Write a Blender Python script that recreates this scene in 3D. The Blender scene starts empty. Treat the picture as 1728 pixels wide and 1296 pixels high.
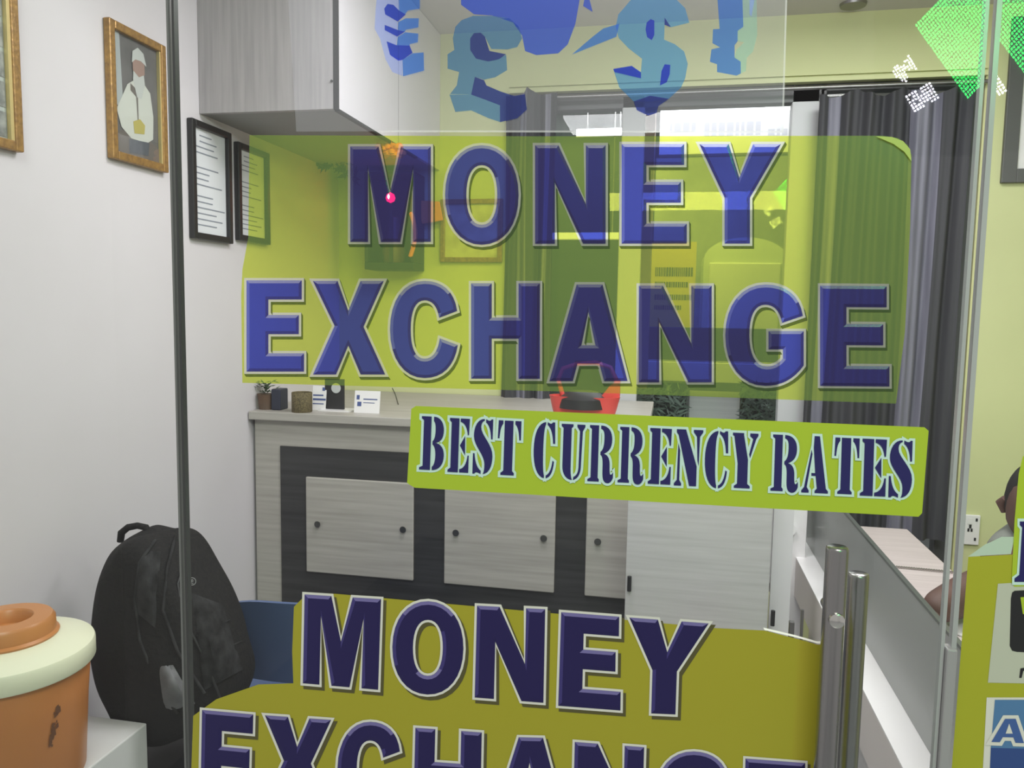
import bpy, bmesh, math, random
import numpy as np
from mathutils import Vector, Matrix
from mathutils.geometry import tessellate_polygon
random.seed(7)
PI = math.pi
scn = bpy.context.scene
COL = scn.collection

# ------------------------------------------------------------------ camera
F = 1330.0
YAW, PITCH, ROLL = 0.197774698, 0.0942102964, 0.0160122105
CAM = Vector((0, -1.15, 1.5))
_f = Vector((-math.sin(YAW)*math.cos(PITCH), math.cos(YAW)*math.cos(PITCH), -math.sin(PITCH)))
_r0 = Vector((math.cos(YAW), math.sin(YAW), 0)); _u0 = _r0.cross(_f)
_r = _r0*math.cos(ROLL) + _u0*math.sin(ROLL); _u = _r.cross(_f)
cd = bpy.data.cameras.new('camera'); cam = bpy.data.objects.new('camera', cd); COL.objects.link(cam)
cd.sensor_fit = 'HORIZONTAL'; cd.sensor_width = 36; cd.lens = 36*F/1728; cd.clip_start = .02
cam.matrix_world = Matrix(((_r.x, _u.x, -_f.x, CAM.x), (_r.y, _u.y, -_f.y, CAM.y), (_r.z, _u.z, -_f.z, CAM.z), (0, 0, 0, 1)))
scn.camera = cam
scn.view_settings.view_transform = 'Standard'; scn.view_settings.look = 'None'
scn.view_settings.gamma = 1; scn.view_settings.exposure = 0.0; scn.view_settings.use_curve_mapping = False

def P(px, py, y=None, x=None, z=None, plane=None):
    """point where the sight line of a photograph position meets a surface of the room"""
    d = _f*F + _r*(px-864) - _u*(py-648)
    if plane: p0, n = plane; t = (p0-CAM).dot(n)/d.dot(n)
    elif y is not None: t = (y-CAM.y)/d.y
    elif x is not None: t = (x-CAM.x)/d.x
    else: t = (z-CAM.z)/d.z
    return CAM + d*t

# ------------------------------------------------------------------ world + lights
w = bpy.data.worlds.new('world'); scn.world = w; w.use_nodes = True
w.node_tree.nodes['Background'].inputs[0].default_value = (1, .97, .95, 1)
w.node_tree.nodes['Background'].inputs[1].default_value = .42

def area(name, loc, rot, sx, sy, power, color=(1, 1, 1)):
    l = bpy.data.lights.new(name, 'AREA'); l.shape = 'RECTANGLE'; l.size = sx; l.size_y = sy
    l.energy = power; l.color = color
    o = bpy.data.objects.new(name, l); o.location = loc; o.rotation_euler = rot; COL.objects.link(o); return o
area('ceiling_light_middle', (-.35, .75, 2.6), (0, 0, 0), .6, .5, 19, (1, .97, .99))
area('ceiling_light_counter', (.7, 1.2, 2.6), (0, 0, 0), .5, .5, 17, (1, .97, .98))
area('front_fill_light', (.3, .0, 2.25), (math.radians(84), 0, 0), 1.5, .12, 13, (1, .97, .98))  # unseen fill added to brighten the bulkhead and cabinet fronts
area('street_lamp_light', (.3, -2.4, 3.7), (math.radians(45), 0, 0), 1.4, .5, 58, (1, .98, .93))
area('lane_light', (-.1, 3.1, 2.7), (0, 0, 0), 1.6, .5, 26, (.97, .98, 1))

# ------------------------------------------------------------------ materials
def node_mat(name):
    m = bpy.data.materials.new(name); m.use_nodes = True
    nt = m.node_tree; return m, nt, nt.nodes['Principled BSDF']
def mat(name, col, rough=.5, metal=0, spec=.5, emis=None, es=0, noise=None, bump=0, nscale=60, alpha=1, coat=0, stretch=None):
    m, nt, b = node_mat(name)
    b.inputs['Base Color'].default_value = (*col, 1); b.inputs['Roughness'].default_value = rough
    b.inputs['Metallic'].default_value = metal; b.inputs['Specular IOR Level'].default_value = spec
    b.inputs['Coat Weight'].default_value = coat; b.inputs['Alpha'].default_value = alpha
    if emis: b.inputs['Emission Color'].default_value = (*emis, 1); b.inputs['Emission Strength'].default_value = es
    if noise or bump:
        tc = nt.nodes.new('ShaderNodeTexCoord'); mp = nt.nodes.new('ShaderNodeMapping')
        mp.inputs['Scale'].default_value = stretch or (1, 1, 1)
        n = nt.nodes.new('ShaderNodeTexNoise'); n.inputs['Scale'].default_value = nscale; n.inputs['Detail'].default_value = 6
        nt.links.new(tc.outputs['Object'], mp.inputs[0]); nt.links.new(mp.outputs[0], n.inputs['Vector'])
        if noise:
            r = nt.nodes.new('ShaderNodeValToRGB'); r.color_ramp.elements[0].position = .3; r.color_ramp.elements[1].position = .7
            r.color_ramp.elements[0].color = (*col, 1); r.color_ramp.elements[1].color = (*noise, 1)
            nt.links.new(n.outputs['Fac'], r.inputs[0]); nt.links.new(r.outputs[0], b.inputs['Base Color'])
        if bump:
            bp = nt.nodes.new('ShaderNodeBump'); bp.inputs['Strength'].default_value = bump; bp.inputs['Distance'].default_value = .01
            nt.links.new(n.outputs['Fac'], bp.inputs['Height']); nt.links.new(bp.outputs[0], b.inputs['Normal'])
    return m
def wood(name, c1, c2, vertical=False, rough=.45, scale=9):
    st = (8, 8, .35) if vertical else (.35, 8, 8)
    return mat(name, c1, rough, noise=c2, nscale=scale, stretch=st, bump=.03)
def translucent(name, tcol, scol, rough=.25, gloss=.04):
    m, nt, b = node_mat(name); nt.nodes.remove(b); out = nt.nodes['Material Output']
    t = nt.nodes.new('ShaderNodeBsdfTransparent'); t.inputs[0].default_value = (*tcol, 1)
    d = nt.nodes.new('ShaderNodeBsdfDiffuse'); d.inputs[0].default_value = (*scol, 1)
    g = nt.nodes.new('ShaderNodeBsdfGlossy'); g.inputs['Roughness'].default_value = rough; g.inputs[0].default_value = (1, 1, 1, 1)
    a = nt.nodes.new('ShaderNodeAddShader'); mx = nt.nodes.new('ShaderNodeMixShader'); mx.inputs[0].default_value = gloss
    nt.links.new(t.outputs[0], a.inputs[0]); nt.links.new(d.outputs[0], a.inputs[1])
    nt.links.new(a.outputs[0], mx.inputs[1]); nt.links.new(g.outputs[0], mx.inputs[2]); nt.links.new(mx.outputs[0], out.inputs[0])
    return m
def emitter(name, col, s):
    m, nt, b = node_mat(name); nt.nodes.remove(b); e = nt.nodes.new('ShaderNodeEmission')
    e.inputs[0].default_value = (*col, 1); e.inputs[1].default_value = s
    nt.links.new(e.outputs[0], nt.nodes['Material Output'].inputs[0]); return m
def glass_mat(name, tint=(.97, .99, .98)):
    m, nt, b = node_mat(name); nt.nodes.remove(b); out = nt.nodes['Material Output']
    t = nt.nodes.new('ShaderNodeBsdfTransparent'); t.inputs[0].default_value = (*tint, 1)
    g = nt.nodes.new('ShaderNodeBsdfGlossy'); g.inputs['Roughness'].default_value = .0
    fr = nt.nodes.new('ShaderNodeFresnel'); fr.inputs[0].default_value = 1.45
    geo = nt.nodes.new('ShaderNodeNewGeometry'); mm = nt.nodes.new('ShaderNodeMath'); mm.operation = 'SUBTRACT'; mm.inputs[0].default_value = 1
    m2 = nt.nodes.new('ShaderNodeMath'); m2.operation = 'MULTIPLY'
    mx = nt.nodes.new('ShaderNodeMixShader')
    nt.links.new(geo.outputs['Backfacing'], mm.inputs[1]); nt.links.new(fr.outputs[0], m2.inputs[0]); nt.links.new(mm.outputs[0], m2.inputs[1])
    nt.links.new(m2.outputs[0], mx.inputs[0]); nt.links.new(t.outputs[0], mx.inputs[1]); nt.links.new(g.outputs[0], mx.inputs[2])
    nt.links.new(mx.outputs[0], out.inputs[0]); return m

M = {}
M['wall_white'] = mat('wall_white', (.68, .645, .68), .55, noise=(.655, .62, .65), nscale=3, bump=.02)
M['wall_lime'] = mat('wall_lime', (.60, .62, .33), .6, noise=(.575, .595, .315), nscale=4)
M['ceiling'] = mat('ceiling_paint', (.58, .555, .545), .7)
M['floor'] = mat('floor_tile', (.4, .4, .42), .25, noise=(.35, .35, .37), nscale=5)
M['lam_h'] = wood('grey_laminate', (.45, .425, .39), (.35, .33, .30))
M['lam_light'] = wood('pale_laminate', (.58, .56, .57), (.48, .465, .47))
M['lam_v'] = wood('grey_laminate_upright', (.46, .43, .44), (.36, .34, .35), True)
M['lam_white'] = mat('white_laminate', (.72, .69, .73), .4, noise=(.68, .65, .69), nscale=4)
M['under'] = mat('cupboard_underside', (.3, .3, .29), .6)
M['dark_h'] = wood('charcoal_laminate', (.022, .022, .024), (.045, .045, .047), scale=7)
M['beige'] = mat('beige_board', (.62, .57, .56), .5)
M['white_gloss'] = mat('white_board', (.78, .76, .77), .3)
M['desk'] = wood('desk_laminate', (.62, .54, .53), (.52, .45, .44), scale=10)
M['black'] = mat('black_plastic', (.018, .018, .02), .45)
M['blackframe'] = mat('black_frame', (.012, .012, .013), .4)
M['gold'] = mat('gold_frame', (.42, .24, .07), .35, .35, noise=(.25, .14, .05), nscale=90, bump=.15)
M['gold_light'] = mat('gold_bead', (.75, .6, .28), .3, .5)
M['paper'] = mat('paper', (.7, .71, .75), .7)
M['ink'] = mat('grey_ink', (.25, .27, .32), .8)
M['glass'] = glass_mat('clear_glass')
M['glass_edge'] = mat('polished_glass_edge', (.42, .44, .43), .2)
M['glass_edge_dark'] = mat('dark_glass_edge', (.05, .052, .052), .3)
M['steel'] = mat('brushed_steel', (.36, .355, .35), .27, 1)
M['steel_dark'] = mat('dull_steel', (.28, .27, .27), .4, 1)  # darker, rougher steel for rails, rod and hangers
M['screw'] = mat('knob_metal', (.12, .12, .12), .35, .9)
M['pack'] = mat('backpack_nylon', (.008, .008, .0085), .8, noise=(.014, .013, .013), spec=.25, nscale=120, bump=.25)
M['pack2'] = mat('backpack_nylon_ribbed', (.007, .007, .0075), .8, noise=(.035, .035, .037), spec=.25, nscale=30, bump=.4)
M['mesh'] = mat('pocket_mesh', (.09, .09, .095), .6, noise=(.14, .14, .15), nscale=25, bump=.3)
M['logo'] = mat('logo_silver', (.4, .4, .42), .4)
M['blue_shell'] = mat('blue_chair_plastic', (.085, .13, .27), .4)
M['orange'] = mat('orange_plastic', (.52, .20, .055), .38, noise=(.46, .17, .045), nscale=6, bump=.03)
M['orange2'] = mat('orange_cap_plastic', (.50, .205, .06), .35)
M['cream'] = mat('cream_plastic', (.78, .78, .58), .35, noise=(.74, .76, .58), nscale=8)
M['dirt'] = mat('dirt_mark', (.13, .05, .02), .8)
M['curtain'] = mat('charcoal_curtain', (.03, .03, .036), .75, noise=(.05, .05, .058), nscale=4, stretch=(6, 1, .3))
M['curtain_sheen'] = mat('painted_fold_sheen', (.20, .195, .25), .6, noise=(.10, .10, .13), nscale=6, stretch=(8, 1, .3))  # light on the curtain folds, put into the cloth colour as pale bands
M['frame_grey'] = mat('window_frame_grey', (.07, .07, .075), .4)
M['skin'] = mat('skin', (.11, .058, .045), .6, noise=(.095, .05, .04), nscale=15)
M['hair'] = mat('hair', (.012, .01, .01), .6)
M['shirt'] = mat('shirt_grey', (.17, .18, .16), .8)
M['red'] = mat('red_plastic', (.62, .07, .06), .3)
M['orange_cloth'] = mat('orange_cloth', (.85, .24, .04), .7)
M['leaf'] = mat('leaf', (.05, .10, .045), .6, noise=(.10, .14, .08), nscale=30)
M['terracotta'] = mat('brown_pot', (.16, .09, .055), .7, noise=(.10, .07, .05), nscale=20)
M['cork'] = mat('speckled_cork', (.19, .15, .07), .8, noise=(.05, .04, .02), nscale=230, bump=.1)
# sticker inks
M['yt'] = translucent('clear_yellow_vinyl', (.70, .70, .10), (.085, .15, .045))
M['bt'] = translucent('clear_blue_ink', (.055, .09, .52), (.022, .016, .095))
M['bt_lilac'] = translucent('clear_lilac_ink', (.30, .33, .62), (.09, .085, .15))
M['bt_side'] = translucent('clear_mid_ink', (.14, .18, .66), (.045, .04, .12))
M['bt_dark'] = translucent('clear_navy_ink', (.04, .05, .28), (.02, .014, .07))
M['wt'] = translucent('clear_white_ink', (.62, .62, .5), (.26, .27, .22))
M['st'] = translucent('clear_shadow_ink', (.22, .24, .03), (.03, .06, .02))
M['film'] = translucent('clear_film', (.84, .84, .86), (.11, .11, .12))
M['film_edge'] = translucent('film_edge', (.6, .6, .6), (.4, .4, .4))
M['lime_print'] = mat('lime_print', (.43, .58, .032), .35)
M['olive_print'] = mat('olive_print', (.40, .37, .025), .35)
M['lime_print_right'] = mat('lime_print_right', (.42, .44, .025), .35)
M['navy'] = mat('navy_print', (.018, .016, .12), .35)
M['navy_deep'] = mat('navy_deep_print', (.015, .010, .085), .35)
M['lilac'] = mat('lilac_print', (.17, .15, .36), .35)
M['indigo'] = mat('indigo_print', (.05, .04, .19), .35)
M['white_print'] = mat('white_print', (.76, .76, .68), .35)
M['mint_print'] = mat('mint_print', (.62, .84, .76), .35)
M['shadow_print'] = mat('grey_drop_print', (.10, .09, .03), .4)
for n, t, s in (('cb_a', (.16, .34, .80), (.03, .08, .22)), ('cb_b', (.06, .11, .66), (.015, .03, .18)), ('cb_c', (.55, .62, .95), (.12, .14, .22)),
                ('cb_h', (.10, .17, .74), (.04, .07, .26)), ('cb_d', (.20, .36, .60), (.05, .10, .17)), ('cb_e', (.07, .10, .40), (.02, .03, .12)), ('cb_f', (.60, .78, .75), (.10, .14, .14)), ('cb_g', (.24, .46, .78), (.05, .12, .19))):
    M[n] = translucent(n, t, s)

# ------------------------------------------------------------------ builders
ORG = {}
class MB:
    def __init__(s): s.v = []; s.f = []; s.m = []; s.mi = 0
    def add(s, vs, fs, mi=None):
        o = len(s.v); s.v += [Vector(v) for v in vs]
        for f in fs: s.f.append([i+o for i in f]); s.m.append(s.mi if mi is None else mi)
        return s
    def box(s, a, b, mi=None):
        x0, x1 = sorted((a[0], b[0])); y0, y1 = sorted((a[1], b[1])); z0, z1 = sorted((a[2], b[2]))
        return s.add([(x0, y0, z0), (x1, y0, z0), (x1, y1, z0), (x0, y1, z0), (x0, y0, z1), (x1, y0, z1), (x1, y1, z1), (x0, y1, z1)],
                     [(0, 3, 2, 1), (4, 5, 6, 7), (0, 1, 5, 4), (1, 2, 6, 5), (2, 3, 7, 6), (3, 0, 4, 7)], mi)
    def hexa(s, p, mi=None):   # 4 front points + 4 back points
        return s.add(p, [(0, 1, 2, 3), (7, 6, 5, 4), (0, 4, 5, 1), (1, 5, 6, 2), (2, 6, 7, 3), (3, 7, 4, 0)], mi)
    def rings(s, rs, caps=True, mi=None, closed=True):
        n = len(rs[0]); vs = [p for r in rs for p in r]; fs = []
        for i in range(len(rs)-1):
            for j in range(n if closed else n-1):
                k = (j+1) % n; fs.append((i*n+j, i*n+k, (i+1)*n+k, (i+1)*n+j))
        if caps: fs.append(tuple(range(n))[::-1]); fs.append(tuple((len(rs)-1)*n+j for j in range(n)))
        return s.add(vs, fs, mi)
    def lathe(s, c, prof, n=40, mi=None):
        return s.rings([[(c[0]+r*math.cos(2*PI*j/n), c[1]+r*math.sin(2*PI*j/n), c[2]+z) for j in range(n)] for r, z in prof], mi=mi)
    def tube(s, pts, r, n=10, mi=None):
        pts = [Vector(p) for p in pts]; rs = []
        rr = r if isinstance(r, (list, tuple)) else [r]*len(pts)
        ref = None
        for i, p in enumerate(pts):
            t = (pts[min(i+1, len(pts)-1)]-pts[max(i-1, 0)]).normalized()
            if ref is None: ref = Vector((0, 0, 1)) if abs(t.z) < .9 else Vector((1, 0, 0))
            a = (ref - t*ref.dot(t)).normalized(); b = t.cross(a); ref = a
            rs.append([p + (a*math.cos(2*PI*j/n) + b*math.sin(2*PI*j/n))*rr[i] for j in range(n)])
        return s.rings(rs, mi=mi)
    def poly(s, loops, mi=None):      # flat polygon with holes
        loops = [[Vector(p) for p in l] for l in loops]
        tris = tessellate_polygon(loops); return s.add([p for l in loops for p in l], [tuple(t) for t in tris], mi)
    def build(s, name, mats, parent=None, smooth=False, bevel=0, fixn=True):
        if not isinstance(mats, (list, tuple)): mats = [mats]
        org = ORG[parent] if parent else Vector((sum(v.x for v in s.v)/len(s.v), sum(v.y for v in s.v)/len(s.v), min(v.z for v in s.v)))
        me = bpy.data.meshes.new(name); me.from_pydata([tuple(v-org) for v in s.v], [], s.f)
        for m in mats: me.materials.append(M[m] if isinstance(m, str) else m)
        for p, k in zip(me.polygons, s.m): p.material_index = k
        if fixn:
            bm = bmesh.new(); bm.from_mesh(me); bmesh.ops.recalc_face_normals(bm, faces=bm.faces); bm.to_mesh(me); bm.free()
        if smooth: me.shade_smooth() if smooth is True else me.shade_smooth()
        o = bpy.data.objects.new(name, me); COL.objects.link(o)
        if parent: o.parent = parent; 
        else: o.location = org
        ORG[o] = org
        if bevel:
            b = o.modifiers.new('bevel', 'BEVEL'); b.width = bevel; b.segments = 2; b.limit_method = 'ANGLE'; b.angle_limit = math.radians(40)
        if smooth:
            try:
                e = o.modifiers.new('split', 'EDGE_SPLIT'); e.split_angle = math.radians(45)
            except Exception: pass
        return o
def tag(o, label, cat, group=None, kind=None):
    if label: o['label'] = label
    if cat: o['category'] = cat
    if group: o['group'] = group
    if kind: o['kind'] = kind
    return o
def thing(name, loc, label, cat, group=None):
    o = bpy.data.objects.new(name, None); o.empty_display_size = .05; COL.objects.link(o); o.location = loc
    ORG[o] = Vector(loc); return tag(o, label, cat, group)
def struct(name, mb, m, **k):
    o = mb.build(name, m, **k); o['kind'] = 'structure'; return o

# ------------------------------------------------------------------ setting
XL, YB, ZC, YD = -1.45, 2.15, 2.645, -.15
XR = 2.1
struct('floor', MB().box((XL-.1, -4, -.08), (XR+.1, 5.2, 0)), 'floor')
struct('wall_left', MB().box((XL-.1, -1.0, 0), (XL, YB+.12, ZC)), 'wall_white')
struct('wall_right', MB().box((XR, YD-.05, 0), (XR+.1, YB+.12, ZC)), 'wall_lime')
struct('ceiling', MB().box((XL-.1, YD-.05, ZC), (XR+.1, YB+.12, ZC+.08)), 'ceiling')
OX0, OX1, OZ0, OZ1 = P(858, 300, y=YB).x, P(1638, 500, y=YB).x, .35, P(1400, 137, y=YB).z
wb = MB().box((XL, YB, 0), (OX0, YB+.12, ZC)).box((OX1, YB, 0), (XR, YB+.12, ZC)).box((OX0, YB, OZ1), (OX1, YB+.12, ZC)).box((OX0, YB, 0), (OX1, YB+.12, OZ0))
struct('wall_back', wb, 'wall_lime')
# ledge moulding under the lime bulkhead
struct('trim_1', MB().box((OX0, YB-.02, OZ1-.004), (OX1, YB, OZ1+.012)).box((OX0, YB-.012, OZ1+.022), (OX1, YB, OZ1+.03)), 'wall_lime')
# lane beyond the back window
struct('wall_lane', MB().box((-2.2, 4.6, 0), (2.6, 4.7, 3.2)), mat('lane_wall', (.30, .33, .33), .8))
struct('ceiling_lane', MB().box((-2.2, YB+.12, 2.9), (2.6, 4.7, 3.0)), 'ceiling')

# window set into the back wall: frame, posts and glass
win = MB(); yw = YB+.03
def vbar(mb, x0, x1, z0=OZ0, z1=OZ1, y0=yw, y1=yw+.06, mi=None): mb.box((x0, y0, z0), (x1, y1, z1), mi)
wx = lambda px: P(px, 400, y=yw).x
vbar(win, OX0, OX0+.03, mi=0); vbar(win, OX1-.06, OX1, mi=0)
win.box((OX0, yw, OZ1-.03), (OX1, yw+.06, OZ1), 0)
win.box((OX0, yw, OZ0), (OX1, yw+.06, OZ0+.04), 0)
zt0, zt1 = P(1200, 172, y=yw).z, P(1200, 160, y=yw).z
win.box((OX0, yw, zt0-.015), (wx(1380), yw+.05, zt1+.005), 0)
vbar(win, wx(1044), wx(1082), mi=1); vbar(win, wx(1326), wx(1372), mi=1)
vbar(win, wx(1372), wx(1384), mi=0)
wo = win.build('window_1', ['frame_grey', mat('window_post', (.50, .50, .52), .4)], bevel=.004); wo['kind'] = 'structure'
MB().box((OX0+.03, yw+.025, OZ0+.04), (OX1-.06, yw+.031, OZ1-.03)).build('pane', 'glass', wo)

# ------------------------------------------------------------------ glass front: door, fixed panes
def pane(mb, a, b, z0, z1, ang=0, th=.010):
    x0, x1 = a, b; dx, dy = math.cos(ang), -math.sin(ang)
    L = x1-x0; p = [(x0, YD), (x0+L*dx, YD+L*dy)]; n = (-dy*th, dx*th)
    q = [(p[0][0], p[0][1], z0), (p[1][0], p[1][1], z0), (p[1][0], p[1][1], z1), (p[0][0], p[0][1], z1)]
    return mb.hexa(q+[(x+n[0], y+n[1], z) for x, y, z in q])
XD0, XD1 = P(305, 500, y=YD).x, P(1629, 500, y=YD).x
ANG = math.radians(2.5)
door = thing('glass_door', (XD0, YD, 0), 'large frameless clear glass door carrying the yellow signs', 'door')
PZ1 = 2.62
pane(MB(), XD0, XD1, .01, PZ1).build('pane', 'glass', door)
MB().box((XD1, YD, .01), (XD1+.004, YD+.010, PZ1)).build('polished_edge', 'glass_edge', door)
MB().box((XD0-.004, YD, .01), (XD0-.0005, YD+.010, PZ1)).build('polished_edge', 'glass_edge_dark', door)
XF0 = XD0-.009
fl = thing('fixed_glass_pane', (XL, YD, 0), 'clear fixed glass pane between the white left wall and the door', 'glass pane')
pane(MB(), XL, XF0-.003, 0, PZ1).build('pane', 'glass', fl)
MB().box((XF0-.003, YD-.0005, 0), (XF0, YD+.0105, PZ1)).build('polished_edge', mat('side_edge', (.17, .175, .17), .25), fl)
XP0 = P(1647, 500, y=YD).x
fr = thing('fixed_glass_pane', (XP0, YD, 0), 'clear fixed glass pane right of the door with card-logo stickers', 'glass pane')
pane(MB(), XP0+.006, XP0+1.4, 0, PZ1, ANG).build('pane', 'glass', fr)
MB().box((XP0, YD-.001, 0), (XP0+.0055, YD+.010, PZ1)).build('polished_edge', 'glass_edge', fr)
# clear plastic seal between door and pane
sx0, sx1 = P(1572, 1150, y=YD-.004).x, P(1590, 1150, y=YD-.004).x
ztop = P(1580, 1092, y=YD-.004).z
s_ = MB().box((XD1+.0045, YD-.008, .02), (XD1+.0165, YD+.012, ztop)).build('seal_strip', mat('seal', (.36, .36, .36), .25), door, bevel=.002)

# ------------------------------------------------------------------ lettering
def path(s):
    loops = []; cur = None; tok = s.replace('Z', ' Z ').replace('M', ' M ').replace('L', ' L ').replace('C', ' C ').split(); i = 0; op = None
    while i < len(tok):
        t = tok[i]
        if t in 'MLCZ': op = t; i += 1; 
        if t == 'Z': loops.append(cur); cur = None; continue
        if op == 'M': cur = [(float(tok[i]), float(tok[i+1]))]; i += 2; op = 'L'
        elif op == 'L': cur.append((float(tok[i]), float(tok[i+1]))); i += 2
        elif op == 'C':
            q = [float(v) for v in tok[i:i+6]]; i += 6; a = cur[-1]
            for k in range(1, 9):
                u = k/8; c = [(1-u)**3, 3*u*(1-u)**2, 3*u*u*(1-u), u**3]
                cur.append((c[0]*a[0]+c[1]*q[0]+c[2]*q[2]+c[3]*q[4], c[0]*a[1]+c[1]*q[1]+c[2]*q[3]+c[3]*q[5]))
    return loops
SANS = {
 'M': "M0 0 L0 1 .35 1 .49 .5 .63 1 1 1 1 0 .78 0 .78 .77 .62 0 .38 0 .22 .77 .22 0Z",
 'O': "M.5 0 C.8 0 1 .2 1 .5 C1 .8 .8 1 .5 1 C.2 1 0 .8 0 .5 C0 .2 .2 0 .5 0Z M.5 .2 C.36 .2 .29 .32 .29 .5 C.29 .68 .36 .8 .5 .8 C.64 .8 .71 .68 .71 .5 C.71 .32 .64 .2 .5 .2Z",
 'N': "M0 0 L0 1 .33 1 .72 .4 .72 1 1 1 1 0 .68 0 .28 .62 .28 0Z",
 'E': "M0 0 L0 1 .96 1 .96 .79 .38 .79 .38 .62 .91 .62 .91 .41 .38 .41 .38 .2 1 .2 1 0Z",
 'Y': "M.31 0 L.31 .46 0 1 .36 1 .49 .66 .66 1 1 1 .62 .46 .62 0Z",
 'X': "M0 0 L.3 .52 .0 1 .34 1 .49 .68 .66 1 .98 1 .70 .51 1 0 .66 0 .49 .31 .32 0Z",
 'C': "M.97 .69 C.93 .9 .75 1 .5 1 C.2 1 0 .8 0 .5 C0 .2 .2 0 .5 0 C.76 0 .93 .12 .98 .34 L.72 .41 C.69 .26 .6 .2 .5 .2 C.36 .2 .3 .32 .3 .5 C.3 .68 .36 .8 .5 .8 C.6 .8 .68 .75 .71 .62Z",
 'H': "M0 0 L0 1 .3 1 .3 .64 .69 .64 .69 1 1 1 1 0 .69 0 .69 .42 .3 .42 .3 0Z",
 'A': "M0 0 L.35 1 .68 1 1 0 .7 0 .64 .18 .36 .18 .3 0Z M.41 .37 L.59 .37 .5 .72Z",
 'G': "M.97 .69 C.93 .9 .75 1 .5 1 C.2 1 0 .8 0 .5 C0 .2 .2 0 .5 0 C.7 0 .85 .06 .98 .2 L.98 .54 .54 .54 .54 .36 .72 .36 .72 .27 C.67 .22 .6 .19 .52 .19 C.37 .19 .3 .32 .3 .5 C.3 .68 .36 .8 .5 .8 C.6 .8 .68 .75 .71 .62Z",
}
STEN = {
 'B': "M0 0 L.45 0 .45 1 .05 1 .05 .96 .14 .93 .14 .07 0 .04Z M.52 0 C.8 0 1 .1 1 .28 C1 .42 .85 .5 .62 .51 C.85 .53 .97 .6 .97 .75 C.97 .9 .8 1 .55 1 L.55 .92 C.6 .9 .63 .85 .63 .75 C.63 .62 .58 .56 .52 .54 L.52 .48 C.6 .46 .65 .38 .65 .28 C.65 .16 .6 .08 .52 .06Z",
 'E': "M0 0 L.5 0 .5 1 .04 1 .04 .96 .13 .92 .13 .08 0 .04Z M.56 1 L1 1 .98 .7 .92 .7 C.88 .85 .75 .92 .56 .94Z M.56 .5 L.80 .68 .82 .32Z M.56 0 L1 0 1 .32 .94 .32 C.9 .15 .75 .07 .56 .06Z",
 'S': "M.55 1 C.2 1 .0 .85 .02 .68 C.04 .5 .6 .35 .6 .18 C.6 .1 .6 .04 .52 0 C.85 .02 1 .15 1 .33 C1 .55 .38 .7 .38 .85 C.38 .92 .45 .96 .55 .97Z M.62 1 C.75 .97 .85 .96 .9 1 L.98 1 .98 .64 .9 .64 C.88 .8 .78 .9 .62 .94Z M0 0 L0 .37 .08 .37 C.12 .2 .25 .1 .42 .06 L.42 0 C.28 .02 .18 .05 .1 0Z",
 'T': "M.16 0 L.74 0 .74 .04 .66 .08 .66 1 .28 1 .28 .08 .16 .04Z M0 .67 L.07 .67 C.1 .85 .14 .9 .22 .94 L.22 1 .02 1Z M1 .65 L.93 .65 C.9 .83 .84 .9 .74 .94 L.74 1 1 1Z",
 'C': "M.52 0 C.2 .02 0 .2 0 .5 C0 .8 .2 .98 .55 1 L.55 .96 C.48 .9 .45 .8 .45 .5 C.45 .2 .48 .1 .52 .05Z M.62 1 C.72 .98 .8 .95 .86 1 L.97 1 1 .62 .9 .62 C.88 .8 .78 .9 .62 .95Z M.6 0 C.8 .02 .93 .1 .97 .3 L.9 .32 C.85 .15 .75 .08 .6 .05Z",
 'U': "M0 1 L.5 1 .5 .96 .43 .93 .43 .25 C.43 .12 .45 .06 .5 0 C.25 0 .08 .1 .08 .25 L.08 .93 0 .96Z M.66 1 L1 1 1 .96 .9 .88 .86 .25 C.86 .1 .72 .02 .54 0 L.56 .06 C.7 .08 .76 .15 .76 .25 L.78 .88 .66 .96Z",
 'R': "M0 0 L.45 0 .45 .04 .40 .07 .40 1 .04 1 .04 .96 .12 .93 .12 .07 0 .04Z M.48 1 C.78 1 .93 .9 .93 .75 C.93 .6 .8 .54 .62 .5 C.8 .48 .86 .4 .86 .28 C.86 .15 .88 .08 1 .18 L1 .08 C.95 0 .85 -.03 .75 -.02 C.58 0 .58 .1 .58 .25 C.58 .4 .56 .46 .48 .48 L.48 .53 C.56 .56 .62 .62 .62 .76 C.62 .88 .6 .92 .48 .94Z",
 'N': "M.05 1 L.38 1 .8 .35 .8 0 .55 0 .12 .9 .05 .95Z M0 0 L.26 0 .26 .04 .19 .1 .19 .62 .12 .76 .1 .1 0 .04Z M.66 1 L1 1 1 .96 .89 .88 .87 .36 .82 .46 .78 .88 .66 .96Z",
 'Y': "M0 1 L.44 1 .44 .96 .62 .52 .62 .08 .72 .04 .72 0 .1 0 .1 .04 .22 .08 .22 .45 .06 .94 0 .96Z M.68 1 L1 1 1 .96 .92 .9 .7 .55 .66 .62 .8 .9 .68 .95Z",
 'A': "M.44 1 L.64 1 .92 .08 1 .04 1 0 .5 0 .5 .04 .58 .08 .52 .3 .36 .3 .36 .35 .5 .35 .42 .8Z M0 0 L.28 0 .28 .04 .2 .1 .38 .68 .34 .76 .1 .1 0 .04Z",
}
def area2(l): return sum(l[i-1][0]*l[i][1]-l[i][0]*l[i-1][1] for i in range(len(l)))/2
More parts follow.
